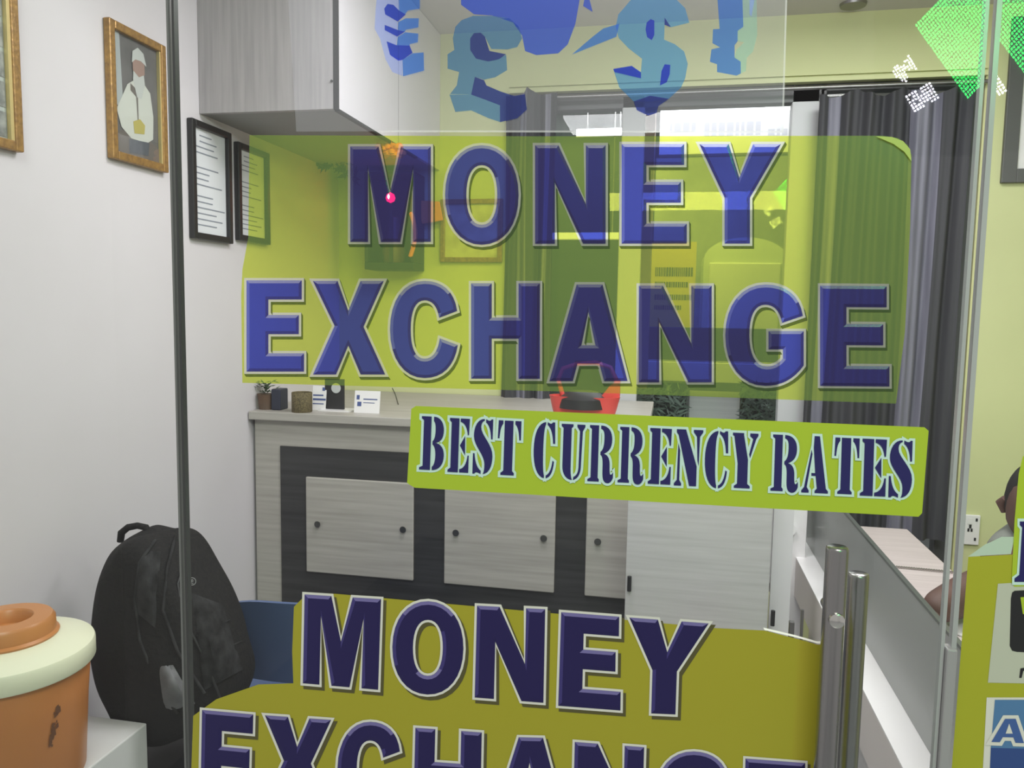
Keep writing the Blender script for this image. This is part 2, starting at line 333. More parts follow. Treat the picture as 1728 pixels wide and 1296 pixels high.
def offset(l, d):
    """offset closed loop: positive d grows the enclosed area"""
    n = len(l); sgn = 1 if area2(l) > 0 else -1; out = []
    for i in range(n):
        a, b, c = l[i-1], l[i], l[(i+1) % n]
        e1 = Vector((b[0]-a[0], b[1]-a[1])); e2 = Vector((c[0]-b[0], c[1]-b[1]))
        if e1.length < 1e-6: e1 = e2
        if e2.length < 1e-6: e2 = e1
        e1.normalize(); e2.normalize()
        n1 = Vector((e1.y, -e1.x))*sgn; n2 = Vector((e2.y, -e2.x))*sgn
        k = n1+n2
        if k.length < 1e-4: k = n1.copy()
        k.normalize(); c_ = max(k.dot(n1), .5); out.append((b[0]+k.x*d/c_, b[1]+k.y*d/c_))
    return out
def clean(l):
    o = []
    for p in l:
        if not o or (abs(p[0]-o[-1][0])+abs(p[1]-o[-1][1])) > .05: o.append(p)
    if abs(o[0][0]-o[-1][0])+abs(o[0][1]-o[-1][1]) < .05: o.pop()
    return o
def glyph_px(g, quad):
    """quad: tl, tr, br, bl positions of the letter on the sign"""
    tl, tr, br, bl = quad; r = []
    for l in path(g):
        r.append(clean([((tl[0]*(1-u)+tr[0]*u)*v+(bl[0]*(1-u)+br[0]*u)*(1-v), (tl[1]*(1-u)+tr[1]*u)*v+(bl[1]*(1-u)+br[1]*u)*(1-v)) for u, v in l]))
    return r
def flat(mb, loops, pf, mi=0): mb.poly([[pf(*p) for p in l] for l in loops], mi)
def bevel_letter(mb, loops, pf, pf2, b):
    """loops[0] outer, others counters; chamfer faces get an ink by the way they face: 0 face, 1 top, 2 left, 3 lower"""
    inner = [offset(l, -b if i == 0 else b) for i, l in enumerate(loops)]
    flat(mb, inner, pf2, 0)
    for i, (l, q) in enumerate(zip(loops, inner)):
        n = len(l); sg = (1 if area2(l) > 0 else -1)*(1 if i == 0 else -1)
        for j in range(n):
            k = (j+1) % n; e = Vector((l[k][0]-l[j][0], l[k][1]-l[j][1])); nn = Vector((e.y, -e.x))*sg
            if nn.length < 1e-6: continue
            nn.normalize()
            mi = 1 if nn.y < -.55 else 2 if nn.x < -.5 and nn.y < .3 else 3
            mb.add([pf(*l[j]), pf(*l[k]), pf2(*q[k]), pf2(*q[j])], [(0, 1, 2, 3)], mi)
def front(depth): return lambda x, y: P(x, y, y=YD-depth)
def box_quad(x0, x1, t0, b0, t1=None, b1=None, lean=0):
    t1 = t0 if t1 is None else t1; b1 = b0 if b1 is None else b1
    return ((x0+lean, t0), (x1+lean, t1), (x1, b1), (x0, b0))
def sign(name, label, outline, letters, base_m, inks, white, shadow, see_through, b=6, ow=4, words=('MONEY', 'EXCHANGE')):
    root = thing(name, P(*outline[0], y=YD), label, 'sign')
    G = [(ch, glyph_px(SANS[ch], q)) for ch, q in letters]
    grown = [(ch, [offset(l, ow if i == 0 else -ow) for i, l in enumerate(ls)]) for ch, ls in G]
    base = MB()
    if see_through:
        flat(base, [outline], front(.0008), 0) if False else None
        loops = [outline]
        for ch, ls in grown: loops += ls
        flat(base, [outline]+[ls[0] for ch, ls in grown], front(.0008))
        for ch, ls in grown:
            for l in ls[1:]: flat(base, [l], front(.0008))
    else: flat(base, [outline], front(.0008))
    base.build('vinyl_sheet', base_m, root, fixn=False)
    k = 0
    for wd in words:
        sh, wh, le = MB(), MB(), MB()
        for ch, ls in G[k:k+len(wd)]:
            gl = [offset(l, ow if i == 0 else -ow) for i, l in enumerate(ls)]
            if see_through:
                for i in range(len(ls)): flat(wh, [gl[i], ls[i]] if i == 0 else [ls[i], gl[i]], front(.0009))
                # thin drop line under and right of each stroke
                for i, l in enumerate(gl):
                    n = len(l); sg = (1 if area2(l) > 0 else -1)*(1 if i == 0 else -1)
                    for j in range(n):
                        kk = (j+1) % n; e = Vector((l[kk][0]-l[j][0], l[kk][1]-l[j][1])); nn = Vector((e.y, -e.x))*sg
                        if nn.length > 1e-6 and nn.normalized().dot(Vector((.55, .84))) > .25:
                            sh.add([front(.0011)(*l[j]), front(.0011)(*l[kk]), front(.0011)(l[kk][0]+3, l[kk][1]+5), front(.0011)(l[j][0]+3, l[j][1]+5)], [(0, 1, 2, 3)], 0)
            else:
                flat(wh, gl, front(.0016)); flat(sh, [[(x+5, y+6) for x, y in l] for l in gl], front(.0012))
            bevel_letter(le, ls, front(.0019), front(.0026), b)
        k += len(wd)
        o = le.build('printed_word', inks, root, fixn=False)
        wh.build('white_outline', white, o, fixn=False)
        if sh.v: sh.build('drop_line', shadow, o, fixn=False)
    return root
up = [('M', box_quad(591, 727, 247, 408)), ('O', box_quad(751, 875, 245, 413)), ('N', box_quad(903, 1022, 245, 411)), ('E', box_quad(1049, 1159, 243, 411)), ('Y', box_quad(1180, 1318, 243, 411)),
      ('E', box_quad(416, 513, 473, 627)), ('X', box_quad(528, 650, 474, 632)), ('C', box_quad(658, 775, 474, 638)), ('H', box_quad(795, 911, 478, 639)),
      ('A', box_quad(927, 1059, 480, 643)), ('N', box_quad(1078, 1201, 482, 645)), ('G', box_quad(1224, 1359, 480, 651)), ('E', box_quad(1384, 1501, 482, 651, 483, 652))]
sign('money_exchange_sign', 'upper see-through yellow MONEY EXCHANGE sign on the glass door', [(421, 228), (900, 230), (1490, 229), (1515, 233), (1532, 245), (1538, 262), (1536, 380), (1527, 560), (1512, 681), (960, 661), (409, 646), (407, 500), (409, 455), (419, 400)],
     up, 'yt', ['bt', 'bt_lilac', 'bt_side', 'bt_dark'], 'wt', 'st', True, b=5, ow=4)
us = [o for o in bpy.data.objects if o.name == 'money_exchange_sign'][0]
fc = [(1478, 230), (1505, 231), (1524, 238), (1536, 252), (1538, 272), (1526, 256), (1508, 243)]
MB().poly([[front(.003)(*p) for p in fc]]).build('folded_corner', mat('fold_print', (.42, .55, .12), .4), us, fixn=False)
lo = [('M', ((514, 1003), (643, 1011), (638, 1164), (511, 1153))), ('O', ((663, 1013), (783, 1016), (781, 1174), (661, 1170))), ('N', ((805, 1022), (920, 1028), (917, 1186), (801, 1177))),
      ('E', ((947, 1033), (1049, 1041), (1047, 1199), (942, 1191))), ('Y', ((1062, 1042), (1196, 1052), (1190, 1208), (1058, 1202))),
      ('E', ((341, 1198), (431, 1206), (427, 1362), (338, 1352))), ('X', ((447, 1207), (561, 1215), (556, 1370), (443, 1362))), ('C', ((571, 1217), (679, 1219), (676, 1378), (568, 1374))),
      ('H', ((701, 1228), (813, 1236), (810, 1390), (697, 1382))), ('A', ((832, 1243), (956, 1246), (958, 1400), (828, 1394))), ('N', ((970, 1252), (1087, 1261), (1083, 1412), (966, 1404))),
      ('G', ((1108, 1266), (1234, 1270), (1232, 1424), (1104, 1418))), ('E', ((1258, 1280), (1363, 1288), (1360, 1440), (1254, 1432)))]
lsign = sign('money_exchange_sign', 'lower opaque olive yellow MONEY EXCHANGE sign behind the door handle', [(496, 1024), (520, 1000), (566, 1002), (900, 1032), (1210, 1060), (1290, 1064), (1345, 1078), (1380, 1088), (1402, 1086), (1396, 1290), (1390, 1450), (318, 1440), (326, 1208), (365, 1180), (436, 1155), (495, 1153), (493, 1100)],
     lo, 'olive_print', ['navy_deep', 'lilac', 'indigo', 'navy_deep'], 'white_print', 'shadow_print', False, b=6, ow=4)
# lifted top right edge of the lower sign
cv = MB(); ed = [(1290, 1063), (1320, 1070), (1345, 1076), (1380, 1086), (1404, 1086)]
for a, c in zip(ed[:-1], ed[1:]):
    cv.add([front(.001)(*a), front(.001)(*c), front(-.002)(c[0]-2, c[1]-4), front(-.002)(a[0]-2, a[1]-4)], [(0, 1, 2, 3)])
cv.build('lifted_edge', 'white_print', lsign, fixn=False)
# "BEST CURRENCY RATES"
bst = thing('currency_rates_sign', P(690, 822, y=YD), 'lime strip sign reading BEST CURRENCY RATES in stencil letters', 'sign')
MB().poly([[front(.0008)(*p) for p in [(694, 690), (702, 685), (1130, 703), (1560, 721), (1567, 727), (1556, 866), (1550, 872), (1120, 848), (700, 823), (691, 818), (687, 815)]]]).build('vinyl_sheet', 'lime_print', bst, fixn=False)
kq = 0
BL = [('B', 707, 751, 703, 793), ('E', 755, 793, 706, 797), ('S', 797, 833, 707, 800), ('T', 838, 880, 710, 802), ('C', 899, 938, 712, 807), ('U', 945, 988, 716, 810), ('R', 991, 1037, 718, 813), ('R', 1042, 1088, 721, 815),
      ('E', 1093, 1134, 723, 817), ('N', 1137, 1187, 725, 820), ('C', 1188, 1230, 727, 824), ('Y', 1234, 1280, 731, 824), ('R', 1300, 1349, 734, 829), ('A', 1352, 1400, 736, 832), ('T', 1406, 1451, 739, 834), ('E', 1451, 1497, 741, 837), ('S', 1499, 1541, 743, 840)]
k = 0
for wd in ('BEST', 'CURRENCY', 'RATES'):
    a, b = MB(), MB()
    for ch, x0, x1, t, bb in BL[k:k+len(wd)]:
        for l in glyph_px(STEN[ch], ((x0+3, t-1), (x1, t+1), (x1-3, bb+1), (x0, bb-1))):
            flat(a, [l], front(.0022)); flat(b, [offset(l, 4.2)], front(.0012+.00004*(kq % 20))); kq += 1
    k += len(wd)
    o = a.build('printed_word', 'navy', bst, fixn=False); b.build('white_outline', 'mint_print', o, fixn=False)

# currency film at the top of the door
fm = thing('currency_symbol_decal', P(700, 222, y=YD), 'clear film decal with blue euro, pound, dollar and yen shapes around a globe', 'decal')
TOPY = -260
f1 = front(.0008); f2 = front(.0012); f3 = front(.0016)
MB().poly([[f1(*p) for p in [(470, TOPY), (1335, TOPY), (1320, 222), (905, 221), (500, 222)]]]).build('clear_film', 'film', fm, fixn=False)
fe = MB(); fe.poly([[f2(*p) for p in [(640, 220), (1321, 221), (1321, 224), (640, 223)]]]); fe.poly([[f2(*p) for p in [(1333, TOPY), (1336, TOPY), (1322, 223), (1319, 223)]]]); fe.build('film_edge', 'film_edge', fm, fixn=False)
def crop(x0, y0, s): return lambda pts: [(x0+x/s, y0+y/s) for x, y in pts]
c1 = crop(620, 0, 6.171); c2 = crop(1000, 0, 5.76)
def decal(name, items, mats):
    mb = MB()
    for qi, (loops, mi) in enumerate(items): mb.poly([[front(.0012+.0002*qi)(*p) for p in l] for l in loops], mi)
    return mb.build(name, mats, fm, fixn=False)
decal('euro_symbol', [
    ([c1([(120, -250), (320, -250), (330, 110), (270, 50), (210, 40), (175, 90), (185, 150), (315, 230), (310, 310), (180, 255), (180, 310), (310, 385), (300, 470), (200, 430), (235, 570), (365, 625), (365, 790), (260, 750), (190, 620), (130, 400), (75, 300), (85, 100)])], 0),
    ([c1([(175, 90), (210, 40), (270, 50), (330, 110), (400, 150), (315, 225), (185, 150)]), ], 1), ([c1([(180, 258), (310, 310), (390, 330), (310, 382), (180, 312)])], 1),
    ([c1([(200, 430), (300, 470), (440, 475), (470, 550), (370, 622), (320, 630), (235, 570)])], 1),
    ([c1([(320, -250), (550, -250), (545, 90), (420, 110), (390, 150), (330, 110)])], 2), ([c1([(320, 230), (400, 190), (535, 190), (530, 285), (400, 310), (390, 330), (315, 310)])], 2),
    ([c1([(315, 385), (395, 335), (530, 350), (525, 440), (440, 460), (440, 475), (305, 470)])], 2), ([c1([(365, 625), (470, 555), (585, 545), (590, 735), (370, 795)])], 2)], ['cb_c', 'cb_b', 'cb_a'])
decal('pound_symbol', [
    ([c1([(905, 520), (890, 400), (915, 280), (980, 210), (1100, 165), (1300, 165), (1480, 190), (1580, 280), (1610, 400), (1560, 490), (1460, 515), (1290, 510), (1225, 385), (1180, 340), (1110, 345), (1070, 400), (1070, 520), (1130, 610), (1260, 640), (1370, 610), (1445, 570), (1455, 730), (1330, 805), (1215, 830), (1120, 800), (1080, 985), (860, 980), (930, 890), (955, 750), (835, 715), (835, 565)])], 0),
    ([c1([(1110, 345), (1180, 340), (1225, 385), (1270, 530), (1445, 565), (1370, 615), (1260, 640), (1130, 610), (1070, 520), (1070, 400)])], 1),
    ([c1([(855, 985), (1080, 985), (1240, 1040), (1380, 1090), (1380, 1270), (1260, 1230), (1080, 1150), (915, 1165)])], 0),
    ([c1([(1120, 800), (1215, 835), (1240, 890), (1380, 950), (1530, 1000), (1640, 980), (1660, 1140), (1560, 1230), (1380, 1272), (1380, 1095), (1240, 1042), (1080, 985)])], 1)], ['cb_d', 'cb_e'])
decal('dollar_symbol', [
    ([c2([(320, 60), (420, -60), (560, -110), (760, -60), (900, 80), (940, 220), (760, 265), (700, 240), (695, 385), (800, 430), (890, 500), (925, 620), (900, 760), (860, 850), (740, 960), (560, 990), (400, 985), (260, 850), (200, 670), (380, 640), (470, 700), (480, 570), (350, 470), (255, 370), (225, 260), (250, 140)])], 0),
    ([c2([(525, 220), (565, 185), (600, 200), (600, 340), (575, 390), (530, 360), (515, 290)])], 1), ([c2([(700, 625), (755, 630), (750, 720), (720, 800), (655, 830), (670, 690)])], 1),
    ([c2([(400, 985), (560, 930), (740, 960), (640, 1030), (620, 1100), (540, 1125), (430, 1070)])], 2), ([c2([(200, 670), (380, 640), (470, 705), (470, 760), (380, 740), (215, 700)])], 1), ([c2([(700, 170), (760, 262), (700, 242)])], 2)], ['cb_g', 'cb_b', 'cb_e'])
decal('yen_symbol', [
    ([c2([(1200, -200), (1450, -200), (1465, 260), (1410, 300), (1410, 400), (1380, 440), (1380, 560), (1440, 600), (1440, 715), (1400, 735), (1210, 700), (1210, 625), (1140, 600), (1155, 480), (1240, 460), (1165, 420), (1170, 285), (1235, 280)])], 0),
    ([c2([(1450, -200), (1590, -200), (1600, 340), (1560, 500), (1500, 560), (1490, 690), (1440, 715), (1440, 600), (1380, 560), (1400, 480), (1475, 410), (1410, 400), (1410, 300), (1465, 260)])], 1),
    ([c2([(1525, -200), (1610, -200), (1545, 160), (1525, 140)])], 2)], ['cb_a', 'cb_f', 'cb_c'])
gl = [(775, -220), (985, -220), (978, 0), (971, 40), (958, 75), (942, 90), (905, 93), (886, 86), (881, 60), (866, 38), (830, 26), (800, 24), (778, 8)]
decal('globe', [([[(x, y) for x, y in gl]], 0), ([[(1000, 20), (990, -20), (984, 10)]], 0), ([[(965, 92), (1040, 62), (1045, 40), (1018, 48), (1000, 62)]], 1)], ['cb_h', 'cb_a'])

# card-logo sticker on the right pane
PN = (Vector((XP0, YD, 0)), Vector((-math.sin(-ANG), math.cos(ANG), 0)))
PN = (PN[0], Vector((math.sin(ANG), math.cos(ANG), 0)))
def fp(dp): return lambda x, y: P(x, y, plane=(PN[0]-PN[1]*dp, PN[1]))
rs = thing('card_logo_sign', fp(0)(1610, 1296), 'lime sign on the right pane with black card logo and blue letter panel', 'sign')
MB().poly([[fp(.001)(*p) for p in [(1634, 940), (1706, 936), (1900, 925), (1900, 1500), (1590, 1500), (1606, 1296)]]]).build('vinyl_sheet', 'lime_print_right', rs, fixn=False)
MB().poly([[fp(.001)(*p) for p in [(1634, 939), (1662, 919), (1690, 906), (1712, 906), (1706, 935)]]]).build('folded_flap', mat('mint_flap', (.52, .66, .52), .4), rs, fixn=False)
MB().poly([[fp(.0014)(*p) for p in [(1684, 985), (1860, 975), (1860, 1156), (1667, 1152)]]]).build('white_panel', mat('pale_panel', (.55, .58, .46), .4), rs, fixn=False)
q = [(1712, 997), (1800, 992), (1800, 1104), (1716, 1100), (1708, 1098), (1704, 1090), (1706, 1010), (1708, 1000)]
bo = MB().poly([[fp(.0018)(*p) for p in q]]).build('black_card_logo', 'black', rs, fixn=False)
MB().poly([[fp(.0022)(*p) for p in [(1722, 1008), (1745, 1006), (1738, 1040), (1726, 1036)]]]).build('lime_mark', 'lime_print', bo, fixn=False)
MB().poly([[fp(.0018)(*p) for p in l] for l in [[(1720, 1144), (1722, 1128), (1727, 1127), (1740, 1128), (1738, 1144), (1734, 1144), (1735, 1132), (1727, 1132), (1724, 1144)]]]).build('printed_word', 'black', rs, fixn=False)
MB().poly([[fp(.0014)(*p) for p in [(1665, 1177), (1860, 1177), (1850, 1500), (1648, 1500)]]]).build('white_border', 'white_print', rs, fixn=False)
MB().poly([[fp(.0018)(*p) for p in [(1679, 1181), (1860, 1181), (1860, 1266), (1672, 1262)]]]).build('blue_panel', mat('sky_blue_print', (.09, .22, .42), .35), rs, fixn=False)
MB().poly([[fp(.0018)(*p) for p in [(1672, 1262), (1860, 1266), (1850, 1500), (1662, 1500)]]]).build('blue_panel', mat('deep_blue_print', (.035, .08, .26), .35), rs, fixn=False)
aq = glyph_px("M0 0 L.36 1 .68 1 1 0 .74 0 .66 .22 .34 .22 .26 0Z", ((1676, 1213), (1732, 1213), (1728, 1254), (1673, 1252)))
o = MB(); flat(o, aq, fp(.0026)); o = o.build('printed_letter', mat('blue_letter', (.06, .13, .36), .35), rs, fixn=False)
o2 = MB(); flat(o2, [offset(aq[0], 6)], fp(.0022)); o2.build('white_outline', 'white_print', o, fixn=False)
o3 = MB(); flat(o3, glyph_px("M0 0 L1 0 .5 1Z", ((1697, 1221), (1709, 1221), (1709, 1238), (1697, 1238))), fp(.003)); o3.build('white_counter', 'white_print', o, fixn=False)
# sign above it
rt = thing('upper_lime_sign', fp(0)(1708, 985), 'lime sign with a navy letter above the card-logo sign', 'sign')
MB().poly([[fp(.0018)(*p) for p in [(1726, 770), (1719, 800), (1712, 880), (1707, 984), (1712, 990), (1900, 985), (1900, 760)]]]).build('vinyl_sheet', 'lime_print', rt, fixn=False)
o = MB().poly([[fp(.0026)(*p) for p in [(1721, 880), (1800, 880), (1800, 890), (1790, 975), (1800, 982), (1712, 982), (1712, 976), (1720, 970), (1725, 890), (1721, 886)]]]).build('printed_letter', 'navy', rt, fixn=False)
MB().poly([[fp(.0022)(*p) for p in [(1717, 875), (1806, 875), (1806, 988), (1708, 987), (1708, 974), (1716, 968), (1721, 893), (1717, 888)]]]).build('white_outline', 'mint_print', o, fixn=False)

# ------------------------------------------------------------------ door handle
hd = thing('door_handle', P(1410, 1296, y=YD-.04), 'pair of round steel pull bars bolted through the glass door', 'door handle')
def rod(pa, pb, y, r):
    a = P(*pa, y=y); b = P(*pb, y=y); d = (a-b).normalized(); b = a-d*.62
    a = Vector((a.x, y, a.z)); b = Vector((a.x, y, b.z))
    n = 28; mb = MB()
    mb.lathe((a.x, y, 0), [(r*.1, b.z), (r, b.z+.003), (r, a.z-.004), (r*.96, a.z-.001), (r*.86, a.z), (r*.1, a.z)], n); return mb, a, b
ry = YD-.045; by = YD+.055
m1, a1, b1 = rod((1413, 922), (1388, 1296), ry, .0126); m1.build('outer_bar', 'steel', hd, smooth=True)
m2, a2, b2 = rod((1449, 967), (1425, 1296), by, .0128); m2.build('inner_bar', 'steel', hd, smooth=True)
zb = P(1413, 1040, y=ry).z
zi = P(1425, 1345, y=by).z
MB().tube([(a1.x, ry+.01, zb), (a1.x, YD, zb)], .007, 16).build('standoff', 'steel', hd, smooth=True)
MB().tube([(a2.x, YD+.0105, zi), (a2.x, by-.01, zi)], .006, 16).build('standoff', 'steel', hd, smooth=True)
sc = MB().tube([(a1.x+.001, ry-.0185, zb), (a1.x+.001, ry-.0165, zb), (a1.x+.001, ry-.010, zb)], [.004, .0085, .009], 20)
sc.build('cap_screw', mat('bright_steel', (.75, .74, .7), .15, 1), hd, smooth=True)

# ------------------------------------------------------------------ base cabinet
BY = 1.39
X1 = P(1078, 900, y=1.39).x; ZT = P(425, 692, y=BY).z
cab = thing('storage_cabinet', (XL+.01, BY, 0), 'grey wood-grain low cabinet with charcoal inset and small square doors', 'cabinet')
MB().box((XL+.012, BY, .05), (X1, YB-.01, ZT-.03)).build('carcass', 'lam_h', cab)
MB().box((XL+.004, BY-.03, ZT-.03), (X1+.02, YB-.005, ZT)).build('worktop', 'lam_h', cab, bevel=.003)
def pz(px, py, y=BY): p = P(px, py, y=y); return p.x, p.z
dx0, dz1 = pz(474, 752); _, dz0 = pz(474, 1003); dz0 = .38
MB().box((dx0, BY-.006, dz0), (X1-.004, BY+.002, dz1)).build('dark_inset', 'dark_h', cab)
zt, zb_ = P(520, 803, y=BY).z, P(520, 962, y=BY).z
for a, b, kn in ((520, 700, (537, 681)), (752, 938, (770, 918)), (990, 1066, (1009,))):
    x0, x1 = P(a, 885, y=BY).x, P(b, 900, y=BY).x
    d = MB().box((x0, BY-.018, zb_), (x1, BY-.0065, zt)).build('door', 'lam_h', cab, bevel=.004)
    for kx in kn:
        c = P(kx, 884+(kx-537)*.062, y=BY-.02)
        MB().tube([(c.x, BY-.0175, c.z), (c.x, BY-.022, c.z), (c.x, BY-.028, c.z)], [.007, .0075, .0115], 16).build('knob', 'screw', d, smooth=True)
# side shadow strip between cabinet and wall is a real gap (12 mm)

# swing flap gate between cabinet and counter
GY = 1.12
g = thing('counter_gate', (P(1057, 900, y=GY).x, GY, .03), 'pale wood-grain swing gate right of the cabinet with two black hinges', 'gate')
gx0, gx1 = P(1058, 900, y=GY).x, P(1300, 950, y=GY).x; gzt = P(1100, 842, y=GY).z+.09
MB().box((gx0, GY, .03), (gx1, GY+.018, gzt)).build('panel', 'lam_light', g, bevel=.002)
for px, py in ((1062, 985), (1304, 1043)):
    c = P(px, py, y=GY-.006); MB().tube([(c.x, GY-.006, c.z-.022), (c.x, GY-.006, c.z+.022)], .006, 12).build('hinge', 'black', g, smooth=True)
# counter front with frosted glass, built along the depth of the room
ct = thing('service_counter', (.45, .2, 0), 'white service counter with grey frosted glass front running into the room', 'counter')
ZL = P(1480, 1119, x=.5).z; xl = P(1400, 1052, z=ZL).x; yf = P(1344, 940, z=ZL).y
zf = P(1453, 1266, x=xl).z
MB().box((xl, 0.0, ZL-.004), (.515, yf+.25, ZL)).build('ledge', 'white_gloss', ct)
MB().box((xl, 0.0, zf), (xl+.02, yf, ZL-.0045)).build('fascia', 'beige', ct)
MB().box((xl+.06, .02, .0), (xl+.08, yf, zf)).build('kick_panel', 'lam_light', ct)
ZG = P(1500, 955, x=.5).z
MB().box((.5, .0, ZL+.0005), (.508, yf+.22, ZG)).build('frosted_glass', mat('frosted_glass', (.27, .28, .275), .35), ct)
MB().box((.499, .0, ZG), (.509, yf+.22, ZG+.006)).build('glass_rim', mat('rim', (.09, .10, .09), .3), ct)
yo = P(1340, 900, x=xl).y
MB().box((xl-.03, yf+.0, .0), (xl+.03, yf+.035, P(1330, 845, y=yf).z+.1)).build('end_post', 'white_gloss', ct, bevel=.003)
c = P(1331, 893, y=yf-.002)
MB().tube([(c.x, yf-.001, c.z), (c.x, yf-.012, c.z)], .022, 24).build('post_cap', 'white_gloss', ct, smooth=True)
MB().box((P(1302, 950, y=GY+.03).x, GY+.03, 0), (xl-.078, GY+.045, P(1310, 842, y=GY+.03).z+.1)).build('end_panel', 'lam_white', ct)
MB().box((xl-.075, GY+.03, 0), (xl-.062, GY+.05, .62)).box((xl-.045, GY+.03, 0), (xl-.038, GY+.04, .66)).build('support_rail', 'steel_dark', ct)
# inner desk
dk = thing('inner_desk', (.66, 1.2, 0), 'pale wood-grain desk behind the frosted counter glass', 'desk')
db = [P(1455, 888, z=.76), P(1530, 892, z=.76), P(1640, 992, z=.76)]
yb_, xr_ = db[0].y, .83
MB().box((.52, .1, .735), (xr_, yb_, .76)).build('desktop', 'desk', dk, bevel=.002)
MB().box((.52, .12, 0), (.54, yb_-.02, .735)).box((xr_-.03, .12, 0), (xr_-.01, yb_-.02, .735)).build('side_panel', 'desk', dk)
y_b = P(1545, 961, z=.76).y
bd = MB()
for i in range(26): 
    xx = .655+i*.0066; bd.lathe((xx, y_b-.0005*i, .7605), [(.0005, 0), (.0032, .002), (.0035, .004), (.0028, .0066), (.0005, .0078)], 8)
tag(bd.build('bead_strand', mat('bead_silver', (.45, .42, .4), .25, .8), smooth=True), 'strand of small shiny beads lying across the inner desk', 'beads')
for i, (pp, nm, lb) in enumerate((([(1580, 1048), (1640, 1020), (1640, 1080), (1590, 1060)], 'paper_sheet', 'white paper sheet on the inner desk under the forearm'), ([(1590, 1092), (1612, 1090), (1640, 1130), (1640, 1165)], 'account_book', 'open white account book nearest the glass on the inner desk'))):
    q = [P(x, y, z=.763+.002*i) for x, y in pp]
    mb = MB(); mb.hexa([Vector((v.x, v.y, .7615)) for v in q]+[Vector((v.x, v.y, .765+.006*i)) for v in q]); tag(mb.build(nm, 'white_gloss'), lb, 'paper')

# ------------------------------------------------------------------ wall cupboard top left
UY, UX = P(336, 187, x=XL).y, P(565, 187, y=P(336, 187, x=XL).y).x
UZ = P(450, 187, y=UY).z
uc = thing('wall_cupboard', (XL, UY, UZ), 'large grey and white laminate wall cupboard under the ceiling', 'cupboard')
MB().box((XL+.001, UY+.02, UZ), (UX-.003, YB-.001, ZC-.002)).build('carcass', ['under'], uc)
MB().box((XL+.001, UY, UZ-.001), (UX-.004, UY+.0195, ZC-.002)).build('front_panel', 'lam_v', uc)
MB().box((UX-.0025, UY+.004, UZ-.001), (UX+.012, YB-.001, ZC-.002)).build('side_panel', 'lam_white', uc)
MB().box((UX-.004, UY-.001, UZ-.004), (UX+.0125, UY+.0038, ZC-.002)).box((UX-.002, UY+.004, UZ-.008), (UX+.013, YB-.3, UZ-.0012)).build('dark_edging', 'black', uc)
yj = P(672, 100, x=UX+.012).y
MB().box((UX+.0122, yj, UZ), (UX+.0128, yj+.004, ZC-.002)).build('panel_joint', mat('joint', (.35, .34, .35), .6), uc)
c = P(560, 137, y=UY); MB().tube([(c.x, UY-.003, c.z), (c.x, UY, c.z)], .004, 10).build('lock', 'screw', uc)

# ------------------------------------------------------------------ pictures on the left wall
def wall_frame(name, label, corners, fw, frame_m, th=.02, cat='picture', group=None):
    """corners: tl, tr, br, bl seen on the left wall"""
    ys = [P(*p, x=XL+th).y for p in corners]; zs = [P(*p, x=XL+th).z for p in corners]
    y0, y1 = (ys[0]+ys[3])/2, (ys[1]+ys[2])/2; z1, z0 = (zs[0]+zs[1])/2, (zs[2]+zs[3])/2
    root = thing(name, (XL, (y0+y1)/2, z0), label, cat, group)
    mb = MB(); X0 = XL+.001; X1_ = XL+th
    mb.box((X0, y0, z0), (X1_, y0+fw, z1)).box((X0, y1-fw, z0), (X1_, y1, z1)).box((X0, y0+fw, z0), (X1_, y1-fw, z0+fw)).box((X0, y0+fw, z1-fw), (X1_, y1-fw, z1))
    mb.build('frame', frame_m, root, bevel=.003)
    return root, y0+fw, y1-fw, z0+fw, z1-fw
def yz_poly(mb, pts, y0, y1, z0, z1, x, mi=0): mb.poly([[(x, y0+(y1-y0)*u, z0+(z1-z0)*v) for u, v in pts]], mi)
# seated figure picture
r_, y0, y1, z0, z1 = wall_frame('gold_framed_picture', 'gold framed picture of a seated bearded man in white robes', [(190, 36), (285, 76), (281, 288), (186, 268)], .022, 'gold')
MB().box((XL+.001, y0, z0), (XL+.006, y1, z1)).build('backing', mat('print_backdrop', (.17, .15, .155), .6, noise=(.11, .10, .10), nscale=12), r_)
pr = MB(); X = XL+.0075
yz_poly(pr, [(0, .38), (.0, 1), (.16, 1), (.2, .45), (.12, .4)], y0, y1, z0, z1, X, 3)
yz_poly(pr, [(0, 0), (1, 0), (1, .12), (.7, .2), (.3, .22), (0, .16)], y0, y1, z0, z1, X, 4)
yz_poly(pr, [(.06, .36), (.3, .6), (.45, .66), (.62, .68), (.8, .6), (.86, .4), (.84, .2), (.7, .15), (.35, .15), (.15, .22)], y0, y1, z0, z1, X+.0005, 0)
yz_poly(pr, [(.42, .66), (.44, .8), (.64, .82), (.68, .66), (.6, .52), (.5, .52)], y0, y1, z0, z1, X+.001, 5)
yz_poly(pr, [(.42, .74), (.42, .86), (.5, .9), (.6, .9), (.68, .84), (.68, .74), (.55, .70)], y0, y1, z0, z1, X+.0013, 1)
yz_poly(pr, [(.40, .8), (.42, .9), (.54, .95), (.66, .92), (.72, .82), (.6, .845), (.48, .84)], y0, y1, z0, z1, X+.0016, 5)
yz_poly(pr, [(.4, .3), (.55, .34), (.66, .3), (.64, .22), (.42, .2)], y0, y1, z0, z1, X+.001, 2)
yz_poly(pr, [(.36, .62), (.52, .58), (.52, .3), (.5, .3), (.48, .52), (.36, .56)], y0, y1, z0, z1, X+.0008, 4)
yz_poly(pr, [(.3, .14), (.75, .16), (.72, .04), (.3, .02)], y0, y1, z0, z1, X+.0008, 6)
